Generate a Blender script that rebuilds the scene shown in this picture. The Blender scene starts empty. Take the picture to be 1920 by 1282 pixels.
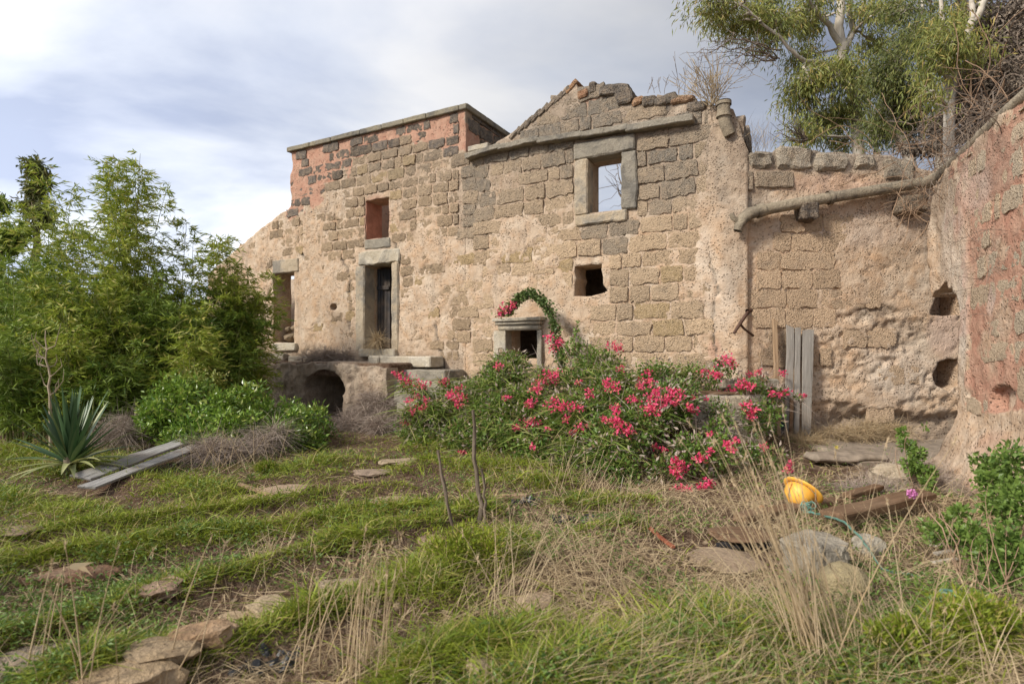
import bpy, bmesh, math, random
import numpy as np
from mathutils import Vector, noise as mnoise

# ------------------------------------------------------------------ camera, sky, sun, exposure
sc = bpy.context.scene
FPX = 1067.0; HOR = 660.0; CZ = 1.5          # focal length in photo pixels, horizon row, eye height
cd = bpy.data.cameras.new('camera'); cam = bpy.data.objects.new('camera', cd)
sc.collection.objects.link(cam); sc.camera = cam
cam.location = (0, 0, CZ); cam.rotation_euler = (math.radians(90), 0, 0)
cd.sensor_width = 36; cd.lens = 36 * FPX / 1920; cd.shift_y = (HOR - 641) / 1920
cd.clip_start = 0.05; cd.clip_end = 2000
cd.dof.use_dof = True; cd.dof.focus_distance = 10.5; cd.dof.aperture_fstop = 2.2

SUNV = Vector((-0.68, -0.44, 0.58)).normalized()
EL = math.asin(SUNV.z)
sd = bpy.data.lights.new('sun', 'SUN'); sun = bpy.data.objects.new('sun', sd); sc.collection.objects.link(sun)
sd.energy = 2.3; sd.angle = math.radians(10); sd.color = (1.0, 0.93, 0.82)
sun.rotation_euler = (-SUNV).to_track_quat('-Z', 'Y').to_euler()

world = bpy.data.worlds.new('World'); sc.world = world; world.use_nodes = True
wt = world.node_tree; wt.nodes.clear()
def wn(t, **k):
    n = wt.nodes.new(t)
    for a, b in k.items(): setattr(n, a, b)
    return n
out = wn('ShaderNodeOutputWorld')
sky = wn('ShaderNodeTexSky', sky_type='NISHITA', sun_disc=False)
sky.sun_elevation = EL; sky.sun_rotation = math.atan2(SUNV.x, SUNV.y)
bgs = wn('ShaderNodeBackground'); bgs.inputs[1].default_value = 0.10
wt.links.new(sky.outputs[0], bgs.inputs[0])
tc = wn('ShaderNodeTexCoord')
sep = wn('ShaderNodeSeparateXYZ'); wt.links.new(tc.outputs['Generated'], sep.inputs[0])
def wmath(op, a, b=None, c=None):
    n = wn('ShaderNodeMath', operation=op)
    for i, v in enumerate((a, b, c)):
        if v is None: continue
        if isinstance(v, (int, float)): n.inputs[i].default_value = v
        else: wt.links.new(v, n.inputs[i])
    return n.outputs[0]
zz = wmath('ADD', wmath('MAXIMUM', sep.outputs[2], 0.0), 0.28)
cmb = wn('ShaderNodeCombineXYZ')
wt.links.new(wmath('DIVIDE', sep.outputs[0], zz), cmb.inputs[0]); wt.links.new(wmath('DIVIDE', sep.outputs[1], zz), cmb.inputs[1])
mp = wn('ShaderNodeMapping'); mp.inputs['Location'].default_value = (0.55, 0.2, 0.0); mp.inputs['Rotation'].default_value = (0, 0, 0.45); mp.inputs['Scale'].default_value = (0.75, 1.25, 1)
wt.links.new(cmb.outputs[0], mp.inputs[0])
nz = wn('ShaderNodeTexNoise'); nz.inputs['Scale'].default_value = 1.15; nz.inputs['Detail'].default_value = 7; nz.inputs['Roughness'].default_value = 0.50; nz.inputs['Distortion'].default_value = 0.35
wt.links.new(mp.outputs[0], nz.inputs[0])
nz2 = wn('ShaderNodeTexNoise'); nz2.inputs['Scale'].default_value = 0.62; nz2.inputs['Detail'].default_value = 6; nz2.inputs['Distortion'].default_value = 0.3
wt.links.new(mp.outputs[0], nz2.inputs[0])
cr = wn('ShaderNodeValToRGB')
cr.color_ramp.elements[0].position = 0.39; cr.color_ramp.elements[0].color = (0.37, 0.415, 0.54, 1)
cr.color_ramp.elements[1].position = 0.585; cr.color_ramp.elements[1].color = (0.80, 0.795, 0.80, 1)
e = cr.color_ramp.elements.new(0.48); e.color = (0.565, 0.60, 0.685, 1)
wt.links.new(nz.outputs[0], cr.inputs[0])
# whole cloud deck is thinner and brighter towards the low west (left), heavier to the right
dirb = wmath('ADD', wmath('MULTIPLY', sep.outputs[0], -0.75), wmath('MULTIPLY', wmath('SUBTRACT', nz2.outputs[0], 0.5), 0.9))
low = wmath('POWER', wmath('SUBTRACT', 1.0, wmath('MAXIMUM', sep.outputs[2], 0.0)), 5.0)
gain = wmath('ADD', wmath('ADD', 0.80, dirb), wmath('MULTIPLY', low, 0.22))
gain = wmath('MINIMUM', wmath('MAXIMUM', gain, 0.50), 1.45)
mul = wn('ShaderNodeVectorMath', operation='SCALE'); wt.links.new(cr.outputs[0], mul.inputs[0]); wt.links.new(gain, mul.inputs[3])
bgc = wn('ShaderNodeBackground'); wt.links.new(mul.outputs[0], bgc.inputs[0]); bgc.inputs[1].default_value = 0.72
mx = wn('ShaderNodeMixShader')
mx.inputs[0].default_value = 0.93
wt.links.new(bgs.outputs[0], mx.inputs[1]); wt.links.new(bgc.outputs[0], mx.inputs[2]); wt.links.new(mx.outputs[0], out.inputs[0])

vs = sc.view_settings
vs.view_transform = 'Standard'; vs.look = 'None'; vs.exposure = 0.92; vs.gamma = 1.0; vs.use_curve_mapping = False
try: sc.cycles.max_bounces = 6; sc.cycles.transparent_max_bounces = 8
except Exception: pass

# ------------------------------------------------------------------ numbers
RS = np.random.RandomState
_tab = RS(7).rand(256, 256)
def vn(x, y, k=0):
    x = np.asarray(x, float) + k * 17.31; y = np.asarray(y, float) + k * 9.73
    xi = np.floor(x).astype(int); yi = np.floor(y).astype(int)
    fx = x - xi; fy = y - yi; fx = fx * fx * (3 - 2 * fx); fy = fy * fy * (3 - 2 * fy)
    a = _tab[xi & 255, yi & 255]; b = _tab[(xi + 1) & 255, yi & 255]
    c = _tab[xi & 255, (yi + 1) & 255]; d = _tab[(xi + 1) & 255, (yi + 1) & 255]
    return (a * (1 - fx) + b * fx) * (1 - fy) + (c * (1 - fx) + d * fx) * fy
def fbm(x, y, o=4, k=0):
    s = 0; a = 0.5; t = 0
    for i in range(o):
        s = s + a * vn(np.asarray(x) * 2 ** i, np.asarray(y) * 2 ** i, k + i); t += a; a *= 0.5
    return s / t
def blobs(x, y, L):
    r = np.zeros(np.broadcast(x, y).shape)
    for cx, cy, rx, ry, v in L:
        d = ((x - cx) / rx) ** 2 + ((y - cy) / ry) ** 2
        r = np.maximum(r, v * np.clip(1.6 - d, 0, 1))
    return r
def pip(x, y, P):
    x = np.asarray(x, float); y = np.asarray(y, float); r = np.zeros(x.shape, bool)
    n = len(P)
    for i in range(n):
        x0, y0 = P[i]; x1, y1 = P[(i + 1) % n]
        if y0 == y1: continue
        c = ((y0 > y) != (y1 > y)) & (x < (x1 - x0) * (y - y0) / (y1 - y0) + x0)
        r ^= c
    return r
def nearest(x, y, Ps):
    bx = x.copy(); by = y.copy(); bd = np.full(x.shape, 1e9)
    for P in Ps:
        n = len(P)
        for i in range(n):
            x0, y0 = P[i]; x1, y1 = P[(i + 1) % n]
            dx, dy = x1 - x0, y1 - y0; l = dx * dx + dy * dy
            if l < 1e-12: continue
            t = np.clip(((x - x0) * dx + (y - y0) * dy) / l, 0, 1)
            qx = x0 + t * dx; qy = y0 + t * dy; d = (x - qx) ** 2 + (y - qy) ** 2
            m = d < bd; bx[m] = qx[m]; by[m] = qy[m]; bd[m] = d[m]
    return bx, by
def lin(r, g, b):
    f = lambda c: (c / 255 / 12.92) if c / 255 <= 0.04045 else ((c / 255 + 0.055) / 1.055) ** 2.4
    return (f(r), f(g), f(b))

# ------------------------------------------------------------------ objects
COL = sc.collection; WOFF = {}
def tag(o, label=None, cat=None, group=None, kind=None):
    if label: o['label'] = label
    if cat: o['category'] = cat
    if group: o['group'] = group
    if kind: o['kind'] = kind
    return o
def thing(name, label, cat, loc, group=None):
    o = bpy.data.objects.new(name, None); COL.objects.link(o); o.location = loc; o.empty_display_size = 0.2
    WOFF[o] = Vector(loc); return tag(o, label, cat, group)
def mkmesh(name, V, F, mat, smooth=True, attr=None, fsm=None):
    V = np.asarray(V, np.float32); me = bpy.data.meshes.new(name)
    Fl = [np.asarray(f, np.int32) for f in (F if isinstance(F, (list, tuple)) else [F]) if len(f)]
    loops = np.concatenate([f.ravel() for f in Fl]); cnt = np.concatenate([np.full(len(f), f.shape[1]) for f in Fl])
    st = np.concatenate([[0], np.cumsum(cnt)[:-1]]).astype(np.int32)
    me.vertices.add(len(V)); me.vertices.foreach_set('co', V.ravel())
    me.loops.add(len(loops)); me.loops.foreach_set('vertex_index', loops)
    me.polygons.add(len(cnt)); me.polygons.foreach_set('loop_start', st)
    me.update(calc_edges=True)
    sm = fsm if fsm is not None else np.full(len(cnt), smooth)
    me.polygons.foreach_set('use_smooth', sm.astype(bool))
    if attr:
        for k, a in attr.items():
            a = np.asarray(a, np.float32)
            if a.ndim == 1:
                at = me.attributes.new(k, 'FLOAT', 'POINT'); at.data.foreach_set('value', a)
            else:
                at = me.attributes.new(k, 'FLOAT_COLOR', 'POINT')
                at.data.foreach_set('color', np.concatenate([a, np.ones((len(a), 4 - a.shape[1]), np.float32)], 1).ravel())
    if mat: me.materials.append(mat)
    return me
def add(name, V, F, mat, parent=None, org=None, **k):
    V = np.asarray(V, float)
    off = WOFF[parent] if parent is not None else Vector(org if org is not None else (0, 0, 0))
    me = mkmesh(name, V - np.array(off)[None, :], F, mat, **k)
    o = bpy.data.objects.new(name, me); COL.objects.link(o)
    if parent is not None: o.parent = parent
    else: o.location = off
    WOFF[o] = off
    return o
def addbm(name, bm, mat, parent=None, org=None, smooth=False):
    V = np.array([v.co[:] for v in bm.verts]); bm.verts.index_update(); d = {}
    for f in bm.faces: d.setdefault(len(f.verts), []).append([v.index for v in f.verts])
    bm.free()
    return add(name, V, [np.array(v) for v in d.values()], mat, parent, org, smooth=smooth)
def bm_box(c, size, rz=0.0, bev=0.01, rough=0.0, cuts=2, seed=0, tilt=None, fr=4.0):
    bm = bmesh.new(); bmesh.ops.create_cube(bm, size=1)
    for v in bm.verts: v.co = Vector((v.co.x * size[0], v.co.y * size[1], v.co.z * size[2]))
    if cuts:
        mxs = max(size)
        for ax in range(3):
            k = min(10, int(size[ax] / mxs * cuts * 2))
            if k < 1: continue
            es = [e for e in bm.edges if abs((e.verts[0].co - e.verts[1].co).normalized()[ax]) > 0.99]
            bmesh.ops.subdivide_edges(bm, edges=es, cuts=k, use_grid_fill=True)
    if bev > 0:
        es = [e for e in bm.edges if len(e.link_faces) == 2 and e.calc_face_angle(0) > 0.5]
        bmesh.ops.bevel(bm, geom=es, offset=bev, segments=1, affect='EDGES', profile=0.6)
    from mathutils import Euler
    R = Euler((tilt[0] if tilt else 0, tilt[1] if tilt else 0, rz)).to_matrix()
    for v in bm.verts:
        if rough:
            p = v.co * fr + Vector((seed * 3.7, seed * 1.3, 0))
            v.co += mnoise.noise_vector(p) * rough + mnoise.noise_vector(p * 3) * rough * 0.45
        v.co = R @ v.co + Vector(c)
    return bm
def bm_rock(c, size, rz=0, seed=0, rough=0.25, sub=3, flat=0.0):
    bm = bmesh.new(); bmesh.ops.create_icosphere(bm, subdivisions=sub, radius=0.5)
    ca, sa = math.cos(rz), math.sin(rz)
    for v in bm.verts:
        p = v.co.copy(); q = p * 2.2 + Vector((seed * 5.1, seed * 2.3, seed))
        cell = mnoise.cell_vector(p * 2.6 + Vector((seed, 0, 0)))
        p += mnoise.noise_vector(q) * rough + mnoise.noise_vector(q * 2.7) * rough * 0.35
        if flat and p.z > 0.5 - flat: p.z = 0.5 - flat + (p.z - 0.5 + flat) * 0.2
        p = Vector((p.x * size[0], p.y * size[1], p.z * size[2]))
        v.co = Vector((p.x * ca - p.y * sa, p.x * sa + p.y * ca, p.z)) + Vector(c)
    return bm
def unit(a):
    a = np.asarray(a, float); return a / np.maximum(np.linalg.norm(a, axis=-1, keepdims=True), 1e-9)
def tubes(paths, sides=5):
    Vs = []; Fs = []; b = 0
    for pts, rad in paths:
        P = np.asarray(pts, float); n = len(P); r = np.broadcast_to(np.asarray(rad, float), (n,))
        T = unit(np.gradient(P, axis=0)); ref = np.array([0.31, 0.17, 0.93])
        if abs(T.mean(0) @ ref) > 0.9 * np.linalg.norm(T.mean(0)): ref = np.array([1.0, 0.1, 0])
        A = unit(np.cross(T, ref)); B = np.cross(T, A)
        an = np.arange(sides) * 2 * math.pi / sides
        ring = P[:, None, :] + r[:, None, None] * (np.cos(an)[None, :, None] * A[:, None, :] + np.sin(an)[None, :, None] * B[:, None, :])
        Vs.append(ring.reshape(-1, 3))
        i = np.arange(n - 1)[:, None] * sides; j = np.arange(sides)[None, :]; j2 = (j + 1) % sides
        Fs.append(np.stack([i + j, i + j2, i + sides + j2, i + sides + j], -1).reshape(-1, 4) + b)
        b += n * sides
    return np.concatenate(Vs), np.concatenate(Fs)
def leaves(C, D, L, Wd, rng, fold=0.15, flat=None):
    N = len(C); D = unit(D); R = rng.normal(size=(N, 3))
    if flat is not None: R = R * (1 - flat) + np.array([0, 0, 1.0]) * flat * 2
    S = unit(np.cross(D, R)); Nn = np.cross(S, D)
    L = np.broadcast_to(L, (N,))[:, None]; Wd = np.broadcast_to(Wd, (N,))[:, None]
    V = np.stack([C, C + D * L * .42 + S * Wd * .5 + Nn * Wd * fold, C + D * L, C + D * L * .42 - S * Wd * .5 + Nn * Wd * fold], 1).reshape(-1, 3)
    F = np.arange(4 * N).reshape(N, 4); rn = np.repeat(rng.rand(N), 4)
    return V, F, rn
def blades(R, D, L, Wd, bend, rng, segs=3, droop=1.0):
    N = len(R); D = unit(D); L = np.broadcast_to(L, (N,))[:, None]; Wd = np.broadcast_to(Wd, (N,)); bend = np.broadcast_to(bend, (N,))[:, None]
    hz = D * np.array([1, 1, 0]) + rng.normal(size=(N, 3)) * np.array([.3, .3, 0]); hz = unit(hz) * 0.8 + np.array([0, 0, -0.7]) * droop
    S = unit(np.cross(D, rng.normal(size=(N, 3)) * .6 + hz)); 
    V = []; K = 2 * segs + 1
    for i in range(segs):
        t = i / segs; p = R + D * L * t + hz * L * bend * t * t
        w = (Wd * (1 - 0.75 * t ** 1.5) * .5)[:, None]
        V += [p - S * w, p + S * w]
    V.append(R + D * L + hz * L * bend)
    V = np.stack(V, 1).reshape(-1, 3); b = (np.arange(N) * K)[:, None]
    Q = np.concatenate([b + np.array([[2 * i, 2 * i + 1, 2 * i + 3, 2 * i + 2]]) for i in range(segs - 1)], 0) if segs > 1 else np.zeros((0, 4), int)
    T = b + np.array([[2 * segs - 2, 2 * segs - 1, 2 * segs]])
    return V, [Q, T], np.repeat(rng.rand(N), K)
def merge(parts):
    V = []; F = {}; A = []; b = 0
    for v, f, a in parts:
        V.append(v); A.append(a)
        for g in (f if isinstance(f, list) else [f]):
            if len(g): F.setdefault(g.shape[1], []).append(np.asarray(g) + b)
        b += len(v)
    return np.concatenate(V), [np.concatenate(x) for x in F.values()], np.concatenate(A)

# ------------------------------------------------------------------ materials
def mat(name):
    m = bpy.data.materials.new(name); m.use_nodes = True; t = m.node_tree
    for n in list(t.nodes): t.nodes.remove(n)
    return m, t
class NB:
    def __init__(s, name):
        s.m, s.t = mat(name); s.o = s.t.nodes.new('ShaderNodeOutputMaterial'); s.pos = None
    def n(s, ty, ins=None, **k):
        x = s.t.nodes.new(ty)
        for a, b in k.items(): setattr(x, a, b)
        for a, v in (ins or {}).items():
            if isinstance(v, bpy.types.NodeSocket): s.t.links.new(v, x.inputs[a])
            else: x.inputs[a].default_value = v
        return x
    def P(s):
        if s.pos is None: s.pos = s.n('ShaderNodeNewGeometry').outputs['Position']
        return s.pos
    def noise(s, sc_, det=4, rough=.55, dist=0, vec=None):
        return s.n('ShaderNodeTexNoise', {'Vector': vec or s.P(), 'Scale': sc_, 'Detail': det, 'Roughness': rough, 'Distortion': dist}).outputs[0]
    def vor(s, sc_, feat='F1', vec=None):
        return s.n('ShaderNodeTexVoronoi', {'Vector': vec or s.P(), 'Scale': sc_}, feature=feat).outputs['Distance']
    def mp(s, v, a, b, c=0., d=1.):
        return s.n('ShaderNodeMapRange', {0: v, 1: a, 2: b, 3: c, 4: d}).outputs[0]
    def ma(s, op, a, b=0.0):
        return s.n('ShaderNodeMath', {0: a, 1: b}, operation=op).outputs[0]
    def mix(s, f, a, b, bl='MIX'):
        x = s.n('ShaderNodeMix', data_type='RGBA', blend_type=bl)
        for i, v in ((0, f), (6, a), (7, b)):
            if isinstance(v, bpy.types.NodeSocket): s.t.links.new(v, x.inputs[i])
            else: x.inputs[i].default_value = v if i == 0 or len(v) == 4 else (*v, 1)
        return x.outputs[2]
    def attr(s, nm, o='Color'): return s.n('ShaderNodeAttribute', attribute_name=nm).outputs[o]
    def bump(s, h, dist=.02, st=1.0, nrm=None):
        d = {'Height': h, 'Distance': dist, 'Strength': st}
        if nrm: d['Normal'] = nrm
        return s.n('ShaderNodeBump', d).outputs[0]
    def out(s, col, rough=.9, nrm=None, spec=.2, transl=0, sheen=None, metal=0):
        d = {'Base Color': col if isinstance(col, bpy.types.NodeSocket) else (*col, 1), 'Roughness': rough, 'Specular IOR Level': spec, 'Metallic': metal}
        if nrm: d['Normal'] = nrm
        p = s.n('ShaderNodeBsdfPrincipled', d).outputs[0]
        if transl:
            t = s.n('ShaderNodeBsdfTranslucent', {'Color': d['Base Color']}).outputs[0]
            p = s.n('ShaderNodeMixShader', {0: transl, 1: p, 2: t}).outputs[0]
        s.t.links.new(p, s.o.inputs[0]); return s.m

def m_plaster():
    b = NB('weathered_plaster'); z = b.n('ShaderNodeSeparateColor', {0: b.attr('zone')}).outputs
    big = b.noise(0.9, 5, .6); med = b.noise(5, 5, .6, .3); fine = b.noise(38, 4, .65); fin2 = b.noise(110, 2)
    c = b.mix(b.mp(big, .35, .68), (.575, .435, .31), (.635, .50, .375))
    c = b.mix(b.mp(med, .42, .70), c, (.54, .36, .225))
    c = b.mix(b.ma('MULTIPLY', b.mp(b.noise(2.1, 6, .65), .52, .66), .7), c, (.70, .585, .455))
    c = b.mix(b.mp(b.noise(1.7, 7, .7, .5), .55, .70, 0, .7), c, (.36, .255, .175))
    stv = b.n('ShaderNodeMapping', {0: b.P(), 3: (5.5, 5.5, .55)}).outputs[0]
    c = b.mix(b.mp(b.noise(1.0, 5, .65, .2, stv), .56, .74, 0, .55), c, (.30, .235, .18))
    red = b.mix(b.mp(med, .35, .65), (.46, .225, .155), (.56, .34, .245))
    c = b.mix(z[0], c, red)
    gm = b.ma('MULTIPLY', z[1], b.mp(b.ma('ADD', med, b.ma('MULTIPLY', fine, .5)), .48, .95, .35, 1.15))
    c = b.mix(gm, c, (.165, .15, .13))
    c = b.mix(b.ma('MULTIPLY', z[2], .75), c, (.66, .60, .52))
    pit = b.vor(24); pitm = b.mp(pit, .16, .34, 0, 1); sel = b.mp(b.noise(4.5, 4), .40, .56)
    pit2 = b.ma('SUBTRACT', 1.0, b.ma('MULTIPLY', b.ma('SUBTRACT', 1.0, pitm), sel))
    c = b.mix(b.ma('MULTIPLY', b.ma('SUBTRACT', 1.0, pit2), .60), c, (.22, .15, .10))
    c = b.mix(b.mp(fin2, .3, .75, 0, .28), c, (.34, .26, .19))
    h = b.ma('ADD', b.ma('MULTIPLY', fine, .75), b.ma('ADD', b.ma('MULTIPLY', pit2, .9), b.ma('MULTIPLY', med, 1.6)))
    return b.out(c, .95, b.bump(b.ma('ADD', h, b.ma('MULTIPLY', fin2, .25)), .028, 1.0), .1)
def m_stone():
    b = NB('tufa_stone'); oi = b.n('ShaderNodeObjectInfo')
    rnd = oi.outputs['Random']
    co = b.n('ShaderNodeVectorMath', {0: b.P(), 1: b.n('ShaderNodeCombineXYZ', {0: b.ma('MULTIPLY', rnd, 9.0), 1: b.ma('MULTIPLY', rnd, 5.0), 2: rnd}).outputs[0]}, operation='ADD').outputs[0]
    med = b.noise(9, 5, .65, .6, co); fine = b.noise(46, 4, .7, 0, co); v = b.vor(30, vec=co); v2 = b.vor(62, vec=co)
    c = b.mix(b.mp(med, .40, .72, 0, .55), oi.outputs['Color'], (.52, .385, .26))
    c = b.mix(b.mp(b.noise(3.1, 5, .6, .4, co), .54, .70, 0, .28), c, (.20, .175, .15))
    c = b.mix(b.mp(med, .48, .30, 0, .30), c, (.19, .155, .125))
    hole = b.mp(v, .10, .36, 1, 0); hs = b.ma('MULTIPLY', hole, b.mp(b.noise(6, 3, .5, 0, co), .38, .58))
    c = b.mix(b.ma('MULTIPLY', hs, .42), c, (.09, .07, .055))
    c = b.mix(b.mp(fine, .46, .30, 0, .45), c, (.13, .105, .08))
    c = b.mix(b.mp(fine, .52, .70, 0, .4), c, (.64, .53, .40))
    h = b.ma('ADD', b.ma('MULTIPLY', fine, 1.0), b.ma('ADD', b.ma('MULTIPLY', hs, -1.1), b.ma('ADD', b.ma('MULTIPLY', med, 1.5), b.ma('MULTIPLY', v2, .5))))
    return b.out(c, .97, b.bump(h, .034, 1.0), .08)
def m_lime(name='dressed_limestone', a=(.48, .385, .27), d=(.24, .22, .19), light=(.58, .49, .37)):
    b = NB(name); med = b.noise(3.2, 6, .65, .4); fine = b.noise(60, 3, .6); big = b.noise(1.1, 3)
    c = b.mix(b.mp(med, .38, .66), a, light)
    c = b.mix(b.mp(b.ma('ADD', med, big), .96, 1.14, 0, .85), c, d)
    c = b.mix(b.mp(b.noise(9, 6, .75, .8), .56, .70, 0, .6), c, tuple(x * .6 for x in d))
    c = b.mix(b.mp(fine, .6, .3, 0, .35), c, (.15, .13, .1))
    return b.out(c, .92, b.bump(b.ma('ADD', fine, b.ma('ADD', b.ma('MULTIPLY', b.noise(14, 5, .7), 2.0), b.ma('MULTIPLY', med, 2.0))), .016, 1.0), .1)
def m_leaf(name, c0, c1, c2=None, tr=.28, rough=.55, spec=.35, pw=1.0):
    b = NB(name); r = b.attr('rnd', 'Fac'); nz_ = b.noise(1.6, 3)
    c = b.mix(b.mp(b.ma('ADD', r, b.ma('MULTIPLY', nz_, 1.2)), .45, 1.35), c0, c1)
    if c2: c = b.mix(b.mp(r, .80, .93), c, c2)
    return b.out(c, rough, None, spec, tr)
def m_bark(name, a, d, sc_=12, st=.02):
    b = NB(name); P = b.n('ShaderNodeMapping', {0: b.P(), 3: (1, 1, .25)}).outputs[0]
    n1 = b.noise(sc_, 5, .65, .5, P); n2 = b.noise(sc_ * .25, 3)
    c = b.mix(b.mp(n1, .35, .7), a, d); c = b.mix(b.mp(n2, .5, .7, 0, .5), c, tuple(x * .5 for x in a))
    return b.out(c, .85, b.bump(n1, st, .8), .2)
def m_wood(name, a, d, ang=0.0, axis=2):
    b = NB(name)
    s = [14, 14, 14]; s[axis] = .7
    P = b.n('ShaderNodeMapping', {0: b.n('ShaderNodeTexCoord').outputs['Object'], 2: (0, 0, ang), 3: tuple(s)}).outputs[0]
    n1 = b.noise(3.0, 6, .7, .6, P); n2 = b.noise(2.0, 3)
    c = b.mix(b.mp(n1, .36, .66), a, d); c = b.mix(b.mp(n1, .40, .30, 0, .85), c, (.03, .026, .022))
    c = b.mix(b.mp(n2, .45, .7, 0, .35), c, (.28, .2, .13))
    return b.out(c, .85, b.bump(n1, .012, .8), .2)
def m_soil():
    b = NB('soil_and_litter'); n1 = b.noise(1.3, 5, .6); n2 = b.noise(14, 5, .7); n3 = b.noise(70, 3, .7); v = b.vor(45)
    c = b.mix(b.mp(n1, .38, .62), (.125, .070, .046), (.21, .14, .095))
    c = b.mix(b.mp(n2, .5, .72, 0, .7), c, (.34, .27, .19))
    c = b.mix(b.mp(n2, .48, .3, 0, .7), c, (.075, .05, .034))
    c = b.mix(b.mp(v, .02, .3, .35, 0), c, (.38, .31, .24))
    return b.out(c, .97, b.bump(b.ma('ADD', b.ma('MULTIPLY', n2, 2.0), b.ma('ADD', n3, b.ma('MULTIPLY', v, 1.0))), .03, 1.0), .08)
def m_plain(name, c, rough=.6, spec=.3, var=.25, sc_=12, metal=0, bd=.004, dk=None):
    b = NB(name); n1 = b.noise(sc_, 5, .65)
    c2 = dk or tuple(x * (1 - var) for x in c)
    return b.out(b.mix(b.mp(n1, .4, .68), c, c2), rough, b.bump(n1, bd, .6), spec, 0, None, metal)
def m_slab():
    b = NB('flat_field_stone'); oi = b.n('ShaderNodeObjectInfo'); n1 = b.noise(5, 5, .6, .4); n2 = b.noise(42, 4, .65)
    c = b.mix(b.mp(n1, .4, .68, 0, .6), oi.outputs['Color'], (.42, .32, .22))
    c = b.mix(b.mp(n1, .44, .3, 0, .6), c, (.10, .07, .05)); c = b.mix(b.mp(n2, .6, .3, 0, .5), c, (.12, .085, .06))
    return b.out(c, .93, b.bump(b.ma('ADD', n2, b.ma('MULTIPLY', n1, 2.0)), .02, .9), .12)
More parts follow.
